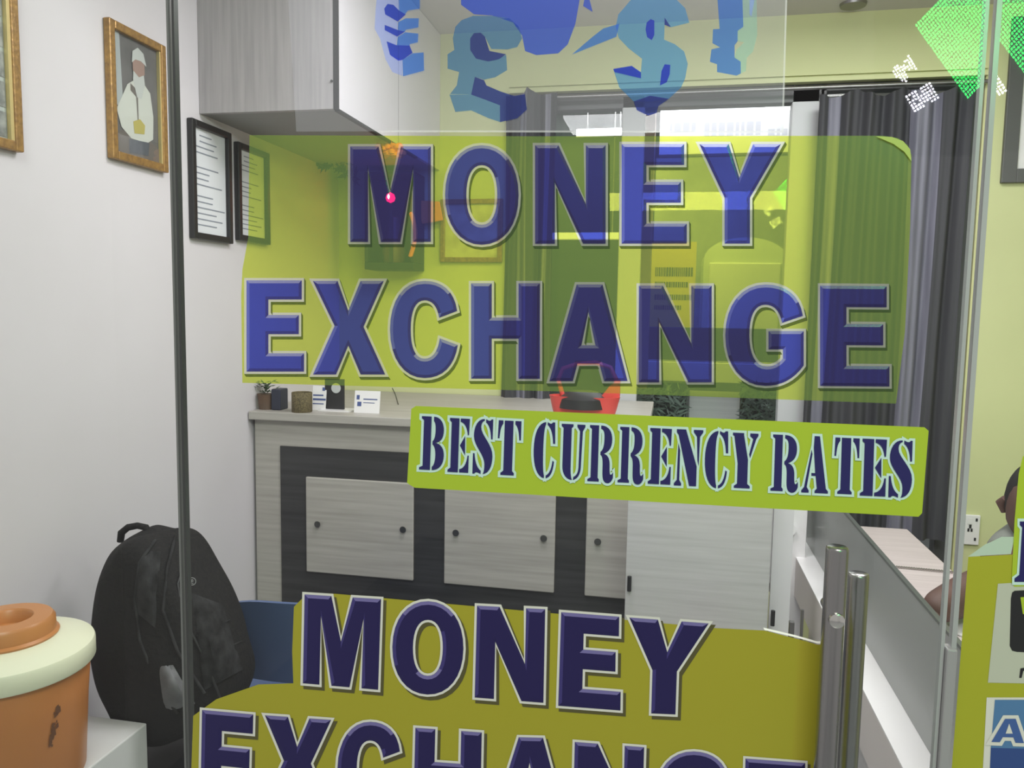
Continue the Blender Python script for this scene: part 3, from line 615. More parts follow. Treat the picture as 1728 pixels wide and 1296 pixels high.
pr.build('print', [mat('robe_print', (.62, .59, .56), .6), mat('face_print', (.36, .22, .19), .6), mat('yellow_print', (.50, .40, .12), .6), mat('pillar_print', (.42, .42, .44), .6), mat('rug_print', (.16, .13, .12), .6), mat('beard_print', (.55, .53, .53), .6), mat('drum_print', (.10, .10, .12), .6)], r_, fixn=False)
MB().box((XL+.014, y0-.004, z0-.004), (XL+.0155, y1+.004, z1+.004)).build('glass', 'glass', r_)
MB().box((XL+.0065, y1-.005, z0), (XL+.0165, y1, z1)).build('inner_bead', 'gold_light', r_)
# larger gold frame cut by the left border
r_, y0, y1, z0, z1 = wall_frame('gold_framed_picture', 'gold framed collage of grey pictures at the left border', [(-260, -150), (42, -40), (28, 228), (-270, 215)], .022, 'gold')
MB().box((XL+.001, y0, z0), (XL+.006, y1, z1)).build('backing', mat('collage_mount', (.40, .44, .42), .6), r_)
cg = MB()
nr, nc = 5, 3
for i in range(nr):
    for j in range(nc):
        a, b = y0+(y1-y0)*(j+.06)/nc, y0+(y1-y0)*(j+.9)/nc; cc, dd = z0+(z1-z0)*(i+.08)/nr, z0+(z1-z0)*(i+.92)/nr
        cg.add([(XL+.0072, a, cc), (XL+.0072, b, cc), (XL+.0072, b, dd), (XL+.0072, a, dd)], [(0, 1, 2, 3)])
cg.build('print', mat('collage_print', (.14, .15, .145), .6, noise=(.38, .39, .37), nscale=38), r_, fixn=False)
MB().box((XL+.0065, y1-.009, z0), (XL+.0165, y1, z1)).build('inner_bead', 'gold_light', r_)
# black framed certificates
for nm, lb, cs in (('certificate_frame', 'black framed certificate under the wall cupboard, nearer the door', [(331, 198), (396, 229), (390, 410), (322, 402)]),
                   ('certificate_frame', 'black framed certificate in the corner, partly behind the yellow sign', [(405, 239), (458, 260), (455, 413), (403, 405)])):
    r_, y0, y1, z0, z1 = wall_frame(nm, lb, cs, .020, 'blackframe', group='black certificate frames', cat='certificate')
    MB().box((XL+.001, y0, z0), (XL+.006, y1, z1)).build('paper', 'paper', r_)
    ik = MB()
    rnd = random.Random(3)
    for i in range(16):
        v = .93-i*.055 - (.03 if i > 3 else 0)
        if i in (4, 9): continue
        e = rnd.uniform(.45, .95); st = .06 if i > 1 else .2
        ik.add([(XL+.0068, y0+(y1-y0)*st, z0+(z1-z0)*v), (XL+.0068, y0+(y1-y0)*e, z0+(z1-z0)*v), (XL+.0068, y0+(y1-y0)*e, z0+(z1-z0)*(v+.012)), (XL+.0068, y0+(y1-y0)*st, z0+(z1-z0)*(v+.012))], [(0, 1, 2, 3)])
    ik.build('printed_lines', 'ink', r_, fixn=False)

# ------------------------------------------------------------------ back wall shrine and pictures behind the M
sy = YB-.001
sx0, sz0 = pz(618, 455, YB-.12); sx1, sz1 = pz(702, 290, YB-.12)
sh = thing('wall_shrine', (sx0, YB-.14, sz0), 'small dark wall shrine with garland and glowing red lamp behind the letter M', 'shrine')
MB().box((sx0, YB-.14, sz0), (sx1, sy, sz0+.03)).box((sx0, YB-.14, sz0+.03), (sx0+.015, sy, sz1)).box((sx1-.015, YB-.14, sz0+.03), (sx1, sy, sz1)).box((sx0, sy-.01, sz0), (sx1, sy, sz1)).box((sx0, YB-.14, sz1-.015), (sx1, sy, sz1)).build('niche', mat('dark_green_wood', (.012, .018, .014), .6), sh, bevel=.003)
cxs = (sx0+sx1)/2
MB().lathe((cxs, YB-.08, sz0+.03), [(.001, 0), (.045, 0), (.05, .05), (.035, .10), (.03, .14), (.022, .19), (.001, .2)], 20).build('idol', mat('idol', (.10, .05, .05), .5), sh, smooth=True)
fl_ = MB()
for i in range(26):
    a = i*2.4; rr = .035*math.sqrt((i+.5)/26)
    c = P(660, 254, z=UZ-.035); fl_.lathe((c.x+rr*1.3*math.cos(a), c.y+rr*math.sin(a)*.6, c.z-.012+.016*math.cos(i)), [(.001, 0), (.013, .005), (.015, .013), (.008, .021), (.001, .023)], 10)
fl_.tube([(c.x, c.y, c.z), (c.x, c.y, UZ)], .002, 6)
tag(fl_.build('orange_flower_bunch', 'orange_cloth', smooth=True), 'orange marigold bunch hanging under the wall cupboard above the letter M', 'flowers')
g_ = MB()
for i in range(30):
    t = i/29; x = sx1-.012+.02*math.sin(t*3); z = sz0+.05+t*.17
    g_.lathe((x, YB-.15, z), [(.001, 0), (.009, .004), (.01, .009), (.001, .016)], 8)
g_.build('garland', 'orange_cloth', sh)
c = P(659, 334, y=YB-.16)
MB().lathe((c.x, YB-.16, c.z-.016), [(.002, -.004), (.016, .003), (.020, .016), (.015, .031), (.001, .038)], 16).build('red_lamp', emitter('red_lamp_glow', (1, .004, .014), 26), sh, smooth=True)
MB().box((c.x-.006, YB-.155, sz0+.03), (c.x+.006, YB-.145, c.z-.014)).build('lamp_stem', 'black', sh)
# small white hot core comes from the lamp itself
MB().lathe((c.x, YB-.183, c.z-.004), [(.0005, -.004), (.005, .003), (.005, .009), (.0005, .018)], 10).build('lamp_filament', emitter('lamp_core', (1, .5, .12), 50), sh)
# framed picture with orange cloth to the right of the shrine
def back_frame(name, label, px0, py0, px1, py1, fw, fm, im, y=YB, group=None, cat='picture'):
    a = P(px0, py1, y=y-.02); b = P(px1, py0, y=y-.02)
    rt_ = thing(name, ((a.x+b.x)/2, y, a.z), label, cat, group)
    mb = MB().box((a.x, y-.02, a.z), (a.x+fw, y-.001, b.z)).box((b.x-fw, y-.02, a.z), (b.x, y-.001, b.z)).box((a.x+fw, y-.02, a.z), (b.x-fw, y-.001, a.z+fw)).box((a.x+fw, y-.02, b.z-fw), (b.x-fw, y-.001, b.z))
    mb.build('frame', fm, rt_, bevel=.002); MB().box((a.x+fw, y-.008, a.z+fw), (b.x-fw, y-.001, b.z-fw)).build('print', im, rt_); return rt_
bf = back_frame('gold_framed_picture', 'gold framed picture on the back wall draped with orange cloth', 742, 335, 848, 442, .02, 'gold', mat('pale_print', (.75, .72, .45), .6, noise=(.45, .42, .25), nscale=14))
oc = MB(); pts = [(703, 338), (742, 340), (748, 372), (712, 378)]
oc.hexa([P(*p, y=YB-.05) for p in pts]+[P(*p, y=YB-.03) for p in pts]); oc.build('orange_cloth', 'orange_cloth', bf, bevel=.004)
# dark leafy bunch under the cupboard corner
lb_ = MB(); rnd = random.Random(5)
for i in range(70):
    u = rnd.random(); px = 522+u*80; py = 262+u*28+rnd.uniform(-16, 16); c = P(px, py, y=YB-.15-rnd.random()*.08)
    a = rnd.uniform(0, 2*PI); L = rnd.uniform(.015, .03); d = Vector((math.cos(a), rnd.uniform(-.4, .4), math.sin(a)))*L; n = Vector((-d.z, .3*L, d.x))*.3
    lb_.add([c-d, c+n, c+d, c-n], [(0, 1, 2, 3)])
c = P(560, 270, y=YB-.18)
lb_.tube([P(520, 255, y=YB-.18), c, P(590, 300, y=YB-.18)], .003, 6)
lb_.tube([(c.x, c.y, c.z), (c.x, c.y, UZ)], .0015, 6)
tag(lb_.build('hanging_leaf_bunch', mat('dark_leaf', (.02, .03, .015), .7), fixn=False), 'dark dried leaf bunch hanging under the wall cupboard', 'garland')

# ------------------------------------------------------------------ things on the cabinet top
def ct_pt(px, py): return P(px, py, z=ZT)
def plant(px, r, h, label):
    c = P(px, 682, y=BY+.04); c.y = BY+.04; c.z = ZT
    rt_ = thing('potted_plant', c, label, 'plant')
    MB().lathe((c.x, c.y, ZT), [(.001, 0), (r*.8, 0), (r, h*.6), (r*1.05, h*.62), (r*.9, h*.62), (.001, h*.55)], 20).build('pot', 'terracotta', rt_, smooth=True)
    lf = MB(); rnd = random.Random(px)
    for i in range(60):
        a = rnd.uniform(0, 2*PI); R_ = rnd.uniform(0, r*1.5); z = ZT+h*.62+rnd.uniform(0, h*.5)
        c0 = Vector((c.x+R_*math.cos(a), c.y+R_*math.sin(a)*.8, z)); d = Vector((math.cos(a), math.sin(a), rnd.uniform(-.3, .8)))*.012; n = Vector((-d.y, d.x, .003))*.45
        lf.add([c0-d, c0+n, c0+d, c0-n], [(0, 1, 2, 3)])
    lf.build('foliage', 'leaf', rt_, fixn=False)
plant(449, .03, .09, 'small plant in a brown pot at the left end of the cabinet')
c = P(470, 682, y=BY+.06); tag(MB().box((c.x-.008, BY+.02, ZT), (c.x+.028, BY+.08, ZT+.075)).build('desk_box', mat('navy_box', (.02, .024, .045), .5), bevel=.004), 'small dark box between the plant and the speckled pot', 'box')
c = P(507, 690, y=BY+.0); cp = thing('speckled_pot', (c.x, BY+.01, ZT), 'brown speckled cylindrical pot at the cabinet front edge', 'pot')
MB().lathe((c.x, BY+.012, ZT), [(.001, 0), (.034, 0), (.0355, .002), (.0355, .068), (.034, .07), (.031, .068), (.031, .01), (.001, .01)], 32).build('body', 'cork', cp, smooth=True)
def card(name, label, px0, py0, px1, py1, y, marks, m='white_gloss'):
    a = P(px0, py1, y=y); b = P(px1, py0, y=y); rt_ = thing(name, ((a.x+b.x)/2, y, ZT), label, 'card')
    MB().hexa([(a.x, y, ZT), (b.x, y, ZT), (b.x, y+.012, b.z), (a.x, y+.012, b.z)]+[(a.x, y+.0015, ZT), (b.x, y+.0015, ZT), (b.x, y+.0135, b.z), (a.x, y+.0135, b.z)]).build('card', m, rt_)
    mk = MB(); H = b.z-ZT; W_ = b.x-a.x
    for (u0, u1, v0, v1) in marks:
        f = lambda u, v: (a.x+W_*u, y-.0006+.012*v, ZT+H*v)
        mk.add([f(u0, v0), f(u1, v0), f(u1, v1), f(u0, v1)], [(0, 1, 2, 3)])
    mk.build('print', mat('card_ink', (.06, .09, .25), .6), rt_, fixn=False)
card('business_card', 'white card with blue lines standing behind the speckled pot', 526, 652, 549, 685, BY+.075, [(.7, .9, .8, .94), (.05, .8, .58, .64), (.05, .98, .4, .48), (.05, .85, .24, .28)])
card('business_card', 'white visiting card with logo lying right of the black stand', 597, 661, 640, 684, BY+.05, [(.08, .2, .6, .8), (.12, .28, .3, .5), (.35, .9, .6, .65), (.35, .8, .45, .48)])
ps = thing('photo_stand', (P(565, 680, y=BY+.09).x, BY+.09, ZT), 'black photo stand with a pale round opening', 'photo stand')
a, b = P(549, 684, y=BY+.09), P(581, 640, y=BY+.09)
MB().box((a.x, BY+.085, ZT+.004), (b.x, BY+.095, b.z)).build('frame', 'black', ps, bevel=.002)
c = P(567, 655, y=BY+.084); MB().tube([(c.x, BY+.0835, c.z), (c.x, BY+.0845, c.z)], .018, 24).build('round_photo', mat('pale_photo', (.5, .52, .52), .5), ps)
MB().box((a.x-.01, BY+.05, ZT), (b.x+.035, BY+.13, ZT+.004)).build('base', 'white_gloss', ps)
wr = [P(662, 655, y=YB-.02), P(667, 665, y=YB-.1), P(672, 682, z=ZT+.002)]
tag(MB().tube(wr, .0018, 6).build('loose_cable', 'black'), 'thin black cable hanging behind the cabinet top', 'cable')
# red tub
ry_ = BY+.14
c0 = P(985, 720, y=ry_); rtb = thing('red_bucket', (c0.x, ry_, ZT), 'glossy red plastic tub with dark contents on the cabinet top', 'tub')
R_t = (P(1045, 670, y=ry_).x-P(925, 670, y=ry_).x)/2; zr = P(985, 668, y=ry_).z
tb = MB(); n = 40; hz = zr-ZT; ry_c = .062
def el(r, z, k=1): return [(c0.x+r*math.cos(2*PI*j/n), ry_+r*ry_c/R_t*math.sin(2*PI*j/n), z+(.0)) for j in range(n)]
hz = max(hz, .05)
tb.rings([el(R_t*.82, ZT), el(R_t*.9, ZT+hz*.4), el(R_t*.98, ZT+hz*.9), el(R_t*1.0, ZT+hz), el(R_t*.94, ZT+hz), el(R_t*.84, ZT+hz*.5)], caps=True)
tb.build('tub', 'red', rtb, smooth=True)
MB().lathe((c0.x-.005, ry_, ZT+hz*.5), [(.001, 0), (R_t*.7, 0), (R_t*.68, hz*.4), (.05, hz*.7), (.001, hz*.75)], 24).build('dark_contents', 'black', rtb, smooth=True)
hp = [P(x, y, y=ry_) for x, y in ((1012, 672), (1030, 650), (1047, 640), (1046, 668), (1040, 690))]
hb = MB(); hb.poly([[p+Vector((0, -.012, 0)) for p in hp]]); hb.poly([[p+Vector((0, .012, 0)) for p in hp]])
for i in range(5): hb.add([hp[i]+Vector((0, -.012, 0)), hp[(i+1) % 5]+Vector((0, -.012, 0)), hp[(i+1) % 5]+Vector((0, .012, 0)), hp[i]+Vector((0, .012, 0))], [(0, 1, 2, 3)])
hb.build('lug', 'red', rtb)
# red towel rail band over the tub, seen through the letter A
arc = MB(); az = [P(x, y, y=ry_+.03) for x, y in ((950, 668), (942, 640), (950, 622), (975, 614), (1005, 612), (1030, 620), (1040, 640), (1036, 668))]
arc.tube(az, .008, 10).build('handle', 'red', rtb, smooth=True)

# ------------------------------------------------------------------ wall socket, framed poster on the right part of back wall
a, b = P(1618, 918, y=YB-.01), P(1655, 870, y=YB-.01)
so = thing('wall_socket', ((a.x+b.x)/2, YB, a.z), 'white wall socket and switch plate on the lime wall', 'socket')
MB().box((a.x, YB-.012, a.z), (b.x, YB-.001, b.z)).build('plate', 'white_gloss', so, bevel=.003)
W_, H_ = b.x-a.x, b.z-a.z
for u, v, s in ((.5, .62, .06), (.42, .5, .05), (.58, .5, .05), (.8, .85, .05), (.78, .2, .05)):
    MB().box((a.x+W_*(u-s), YB-.0135, a.z+H_*(v-s)), (a.x+W_*(u+s), YB-.0118, a.z+H_*(v+s))).build('socket_hole', 'black', so)
MB().box((a.x+W_*.35, YB-.0135, a.z+H_*.7), (a.x+W_*.6, YB-.0122, a.z+H_*.9)).build('switch', 'white_gloss', so)
back_frame('framed_poster', 'grey framed white poster high on the lime wall at right', 1690, 20, 1860, 308, .05, mat('grey_frame', (.10, .10, .10), .5), 'white_gloss', cat='poster')

# ------------------------------------------------------------------ curtains
def curtain(name, label, pxa, pxb, pyt, pyb, y, bands, amp=.016, folds=9, m=('curtain', 'curtain_sheen')):
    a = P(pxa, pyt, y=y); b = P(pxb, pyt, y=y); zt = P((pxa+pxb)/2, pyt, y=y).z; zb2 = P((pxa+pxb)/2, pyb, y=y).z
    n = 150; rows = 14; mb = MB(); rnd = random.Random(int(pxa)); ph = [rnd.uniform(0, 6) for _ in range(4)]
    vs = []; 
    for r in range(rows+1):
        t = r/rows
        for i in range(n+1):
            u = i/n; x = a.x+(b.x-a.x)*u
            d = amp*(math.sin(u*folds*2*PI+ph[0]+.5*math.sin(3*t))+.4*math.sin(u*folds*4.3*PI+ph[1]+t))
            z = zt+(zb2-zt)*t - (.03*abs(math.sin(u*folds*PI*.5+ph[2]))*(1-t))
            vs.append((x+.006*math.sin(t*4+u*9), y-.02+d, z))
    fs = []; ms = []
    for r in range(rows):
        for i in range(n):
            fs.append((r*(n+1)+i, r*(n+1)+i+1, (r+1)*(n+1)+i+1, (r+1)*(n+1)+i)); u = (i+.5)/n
            ms.append(1 if any(p0 <= u <= p1 for p0, p1 in bands) else 0)  # faces inside a band take the painted sheen colour
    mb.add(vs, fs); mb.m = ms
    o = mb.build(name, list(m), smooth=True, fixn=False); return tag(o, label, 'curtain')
curtain('curtain', 'wide charcoal curtain with fold sheen painted as pale bands at the right of the back window', 1382, 1640, 148, 905, YB-.035, [(.06, .14), (.62, .80)], folds=6)
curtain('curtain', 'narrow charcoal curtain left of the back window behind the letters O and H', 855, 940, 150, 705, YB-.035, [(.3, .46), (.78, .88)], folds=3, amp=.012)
rd = MB().tube([(OX0, YB-.03, OZ1-.03), (OX1, YB-.03, OZ1-.03)], .008, 10)
tag(rd.build('curtain_rod', 'steel_dark', smooth=True), 'thin steel rod carrying the curtains under the lime bulkhead', 'curtain rod')

# recessed ceiling light
c = P(1440, 6, z=ZC)
dl = thing('ceiling_downlight', (c.x, c.y, ZC), 'small recessed round downlight in the ceiling at top right', 'ceiling light')
MB().lathe((c.x, c.y, ZC-.012), [(.03, 0), (.045, .002), (.048, .0115), (.03, .0115)], 32).build('ring', 'steel_dark', dl, smooth=True)
MB().lathe((c.x, c.y, ZC-.01), [(.001, 0), (.012, 0), (.03, .006), (.001, .008)], 24).build('bulb', 'gold_light', dl, smooth=True)

# ------------------------------------------------------------------ lane beyond the back window
LY = 3.3
def slab(name, label, cat, px0, py0, px1, py1, y, th, m, bev=.004, root=None):
    a = P(px0, py1, y=y); b = P(px1, py0, y=y)
    o = MB().box((a.x, y, a.z), (b.x, y+th, b.z)).build(name, m, root, bevel=bev)
    if not root: tag(o, label, cat)
    return o, a, b
def ink_lines(root, a, b, y, rows, m, seed=1):
    mk = MB(); rnd = random.Random(seed); W_, H_ = b.x-a.x, b.z-a.z
    for v0, v1, u0, u1 in rows:
        u = u0
        while u < u1:
            wd = rnd.uniform(.02, .05); mk.add([(a.x+W_*u, y, a.z+H_*v0), (a.x+W_*(u+wd), y, a.z+H_*v0), (a.x+W_*(u+wd), y, a.z+H_*v1), (a.x+W_*u, y, a.z+H_*v1)], [(0, 1, 2, 3)]); u += wd+.014
    mk.build('printed_lines', m, root, fixn=False)
r0 = thing('shop_signboard', P(1245, 235, y=LY), 'long white shop signboard with faint grey lettering beyond the back window', 'signboard')
_, a, b = slab('board', '', '', 1112, 178, 1372, 262, LY, .06, mat('lit_board', (.62, .59, .63), .5), root=r0)
[MB().box((xx, LY+.01, b.z), (xx+.02, LY+.03, 2.9)).build('hanger', 'steel_dark', r0) for xx in (a.x+.1, b.x-.1)]
ink_lines(r0, a, b, LY-.001, [(.5, .72, .06, .22), (.4, .7, .3, .66), (.38, .52, .72, .85)], mat('faint_ink', (.45, .43, .48), .7))
for px0, px1, py, nm, s in ((930, 1375, 152, 'tube lamp across the top of the back window', 1.0), (975, 1062, 222, 'short bright tube lamp left of the signboard', 4.0), (905, 1048, 398, 'tube lamp behind the base of the letter N', 1.2)):
    a = P(px0, py, y=LY-.1); b = P(px1, py, y=LY-.1); z = P((px0+px1)/2, py, y=LY-.1).z
    t = thing('tube_lamp', ((a.x+b.x)/2, LY-.1, z), nm, 'lamp')
    MB().tube([(a.x, LY-.1, z), (b.x, LY-.1, z)], .017, 12).build('tube', emitter('tube_glow', (.95, .93, 1), s), t, smooth=True)
    for xx in (a.x+.05, b.x-.05): MB().box((xx-.003, LY-.076, z+.02), (xx+.003, LY-.07, 2.9)).build('hanger', 'steel_dark', t)
    MB().box((a.x-.01, LY-.085, z-.02), (b.x+.01, LY-.06, z+.02)).build('housing', 'white_gloss', t)
slab('dark_shop_panel', 'dark grey green shop panel left of the window post', 'panel', 900, 150, 1060, 1180, LY+.5, .05, mat('dark_teal', (.055, .075, .065), .5))
slab('brown_panel', 'narrow brown hanging panel just right of the pale window post', 'panel', 1066, 20, 1112, 655, LY-.5, .12, mat('brown_post', (.34, .25, .21), .6))
r0 = thing('drink_cabinet', P(1255, 600, y=LY+.1), 'white cabinet with a rounded top beyond the back window', 'cabinet')
a = P(1180, 640, y=LY+.1); b = P(1330, 400, y=LY+.1); bw = b.x-a.x
prof = [(a.x, a.z), (b.x, a.z)]+[((a.x+b.x)/2+bw/2*math.cos(t), b.z-.12+.12*math.sin(t)) for t in [i*PI/14 for i in range(15)]]
mb = MB(); mb.rings([[(x, LY+.1, z) for x, z in prof], [(x, LY+.5, z) for x, z in prof]]); mb.build('body', mat('fridge_white', (.70, .72, .66), .4), r0)
MB().box((a.x+.03, LY+.085, a.z+.05), (b.x-.03, LY+.099, b.z-.14)).build('door', 'white_gloss', r0, bevel=.01)
r0 = thing('yellow_poster', P(1140, 560, y=LY+.05), 'yellow poster with brown writing beside the rounded white cabinet', 'poster')
_, a, b = slab('sheet', '', '', 1095, 408, 1176, 560, LY+.05, .01, mat('poster_yellow', (.72, .55, .10), .6), root=r0, bev=0)
ink_lines(r0, a, b, LY+.049, [(.62, .72, .1, .9), (.5, .56, .1, .8), (.36, .42, .1, .9), (.25, .3, .1, .7)], mat('poster_ink', (.16, .15, .05), .7), 4)
slab('white_shop_wall', 'white tiled shop wall with dark rail beyond the back window', 'wall panel', 1095, 262, 1330, 640, LY+.55, .05, mat('pale_tiles', (.60, .62, .58), .5, noise=(.48, .5, .46), nscale=6))
slab('dark_rail', 'dark horizontal rail across the shop front behind letters N and G', 'rail', 1090, 556, 1335, 606, LY-.02, .03, mat('dark_rail', (.05, .07, .05), .5))
slab('white_shelf', 'bright white shelf under the dark rail', 'shelf', 1090, 616, 1335, 642, LY-.04, .12, 'white_gloss')
slab('roller_shutter', 'white ribbed shutter panel between two dark shrubs', 'shutter', 1160, 662, 1250, 760, LY-.02, .03, mat('shutter_white', (.68, .67, .68), .5, noise=(.5, .5, .52), nscale=40, stretch=(.02, 1, 1)))
def shrub(px0, px1, label, seed):
    rnd = random.Random(seed); a = P(px0, 770, y=LY-.2); b = P(px1, 650, y=LY-.2)
    rt_ = thing('shrub', ((a.x+b.x)/2, LY-.2, a.z), label, 'plant')
    lf = MB()
    for i in range(420):
        c = Vector((rnd.uniform(a.x, b.x), LY-.2+rnd.uniform(-.05, .08), rnd.uniform(a.z, b.z))); d = Vector((rnd.uniform(-1, 1), rnd.uniform(-.5, .5), rnd.uniform(-.3, 1))).normalized()*rnd.uniform(.02, .045)
        n = Vector((-d.z, .2*d.x, d.x))*.18; lf.add([c-d, c+n, c+d, c-n], [(0, 1, 2, 3)])
    lf.build('foliage', mat('shrub_leaf', (.012, .025, .018), .5, noise=(.10, .15, .12), nscale=9), rt_, fixn=False)
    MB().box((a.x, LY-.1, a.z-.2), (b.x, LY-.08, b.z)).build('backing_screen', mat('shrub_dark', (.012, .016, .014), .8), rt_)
    MB().tube([((a.x+b.x)/2, LY-.2, 0), ((a.x+b.x)/2, LY-.2, a.z+.05)], .012, 8).build('stem', 'terracotta', rt_)
shrub(1067, 1160, 'dark shrub left of the ribbed white shutter', 1)
shrub(1248, 1316, 'dark green shrub right of the ribbed white shutter', 2)

# ------------------------------------------------------------------ water cooler and white box
bx = P(248, 1220, y=.33)
wbx = MB().box((XL+.005, -.12, 0), (bx.x, .33, bx.z)); tag(wbx.build('white_stand', mat('white_stand', (.62, .62, .62), .5), bevel=.003), 'plain white box stand carrying the orange water cooler', 'stand')
cy = .09; cc = P(14, 1110, y=cy); R0 = (P(151, 1110, y=cy).x-cc.x)*.86
wc = thing('water_cooler', (cc.x, cy, bx.z), 'orange insulated water cooler with cream lid and orange cap', 'water cooler')
Rw = R0*.97; zl = P(80, 1135, y=cy-.08).z
zrim = P(151, 1118, y=cy).z
base_r = Rw*.84; zb0 = bx.z
MB().lathe((cc.x, cy, 0), [(.001, zb0), (base_r*.97, zb0), (base_r, zb0+.01), (base_r+(Rw*.93-base_r)*.6, zb0+(zrim-zb0)*.6), (Rw*.94, zrim-.02), (Rw*.9, zrim-.01), (.001, zrim-.01)], 64).build('body', 'orange', wc, smooth=True)
lid = MB().lathe((cc.x, cy, 0), [(.001, zrim-.022), (Rw*.985, zrim-.024), (Rw, zrim-.021), (Rw*1.0, zrim+.009), (Rw*.985, zrim+.014), (Rw*.75, zrim+.026), (Rw*.58, zrim+.033), (.001, zrim+.034)], 64).build('lid', 'cream', wc, smooth=True)
Rc = (P(87, 1080, y=cy).x-cc.x)*.84
zc_ = zrim+.033
MB().lathe((cc.x, cy, 0), [(Rc*.3, zc_), (Rc*1.05, zc_), (Rc*1.07, zc_+.004), (Rc*1.0, zc_+.008), (Rc*.995, zc_+.03), (Rc*.93, zc_+.037), (Rc*.55, zc_+.038), (Rc*.5, zc_+.034), (Rc*.46, zc_+.012), (.001, zc_+.01)], 56).build('cap', 'orange2', wc, smooth=True)
# dark stain on the body
st = MB(); rnd = random.Random(9)
for i in range(34):
    t = rnd.random(); px = 101-12*t+rnd.uniform(-7, 7)*(1-t*.7); py = 1190+70*t; 
    th = None
    # find the body surface point on this sight line
    d = (_f*F + _r*(px-864) - _u*(py-648)).normalized(); o_ = CAM-Vector((cc.x, cy, 0)); rr = Rw*.925
    A_ = d.x**2+d.y**2; B_ = 2*(o_.x*d.x+o_.y*d.y); C_ = o_.x**2+o_.y**2-rr**2; D_ = B_*B_-4*A_*C_
    if D_ <= 0: continue
    p = CAM+d*((-B_-math.sqrt(D_))/(2*A_)); ctr = Vector((cc.x, cy, 0))
    f_ = (p.z-zb0)/(zrim-zb0); rad = (base_r+(Rw*.94-base_r)*min(1, max(0, f_)))+.0008
    ang = math.atan2(p.y-cy, p.x-cc.x); s = rnd.uniform(.0012, .0045)
    def cp_(da, dz): r2 = rad; return (cc.x+r2*math.cos(ang+da/r2), cy+r2*math.sin(ang+da/r2), p.z+dz)
    st.add([cp_(-s, -s*1.8), cp_(s, -s), cp_(s*.7, s*1.8), cp_(-s*.6, s*1.2)], [(0, 1, 2, 3)])
if st.v: st.build('dirt_mark', 'dirt', wc, fixn=False)

# ------------------------------------------------------------------ chairs
def chair(name, label, c, rz, shell_m, seat_z=.44, w_=.42, back_h=.34):
    rt_ = thing(name, (c[0], c[1], 0), label, 'chair'); R = Matrix.Rotation(rz, 3, 'Z'); C0 = Vector((c[0], c[1], 0))
    T = lambda p: C0+R@Vector(p)
    def sheet(fn, nu, nv, th, nm):
        top = [[T(fn(i/nu*2-1, j/nv)) for i in range(nu+1)] for j in range(nv+1)]
        bot = [[T(Vector(fn(i/nu*2-1, j/nv))+Vector(th)) for i in range(nu+1)] for j in range(nv+1)]
        mb = MB(); n = nu+1; vs = [p for r in top for p in r]+[p for r in bot for p in r]; o = n*(nv+1); fs = []
        for j in range(nv):
            for i in range(nu):
                q = (j*n+i, j*n+i+1, (j+1)*n+i+1, (j+1)*n+i); fs.append(q); fs.append(tuple(k+o for k in q[::-1]))
        edge = [j*n for j in range(nv+1)]+[nv*n+i for i in range(1, n)]+[j*n+nu for j in range(nv-1, -1, -1)]+[i for i in range(nu-1, 0, -1)]
        for k in range(len(edge)): a_, b_ = edge[k], edge[(k+1) % len(edge)]; fs.append((a_, b_, b_+o, a_+o))
        mb.add(vs, fs); mb.build(nm, shell_m, rt_, smooth=True)
    h = w_/2
    sheet(lambda u, v: (u*h*(1-.08*abs(u)*v), -.2+.4*v, seat_z+.012*u*u-.015*math.sin(v*PI)), 12, 10, (0, 0, -.012), 'seat')
    sheet(lambda u, v: (u*h*(1-.25*max(0, v-.4)**1.5), .2+.10*v-.04*u*u, seat_z+.06+back_h*v*(1-.14*u**4*v)), 14, 12, (0, .012, 0), 'backrest')
    for sx in (-1, 1):
        for sy_ in (-1, 1): MB().tube([T((sx*(h-.04), sy_*.15, seat_z-.014)), T((sx*(h-.01), sy_*.2, .0))], .011, 10).build('leg', 'black', rt_, smooth=True)
        MB().tube([T((sx*(h-.03), .17, seat_z-.02)), T((sx*(h-.03), .235, seat_z+.05)), T((sx*(h-.05), .275, seat_z+.2))], .01, 10).build('back_support', 'black', rt_, smooth=True)
    MB().box((-h+.04, -.15, -.01), (h-.04, .15, .01)).v
    mb = MB(); 
    for p, q_ in (((-h+.03, -.17), (h-.03, -.17)), ((-h+.03, .17), (h-.03, .17)), ((-h+.03, -.17), (-h+.03, .17)), ((h-.03, -.17), (h-.03, .17))): mb.tube([T((*p, seat_z-.028)), T((*q_, seat_z-.028))], .013, 8)
    mb.build('seat_frame', 'black', rt_, smooth=True); return rt_
chair('shell_chair', 'blue plastic shell chair behind the backpack', (-.975, .98), math.radians(187), 'blue_shell', .41, .46, .265)
sg = thing('black_stool', (-1.17, .49, 0), 'black stool with padded seat under the backpack', 'stool')
MB().box((-1.36, .345, .375), (-.99, .64, .42)).build('seat', 'black', sg, bevel=.012)
for x_ in (-1.33, -1.02):
    for y_ in (.37, .61): MB().tube([(x_, y_, .376), (x_, y_, 0)], .012, 10).build('leg', 'black', sg, smooth=True)

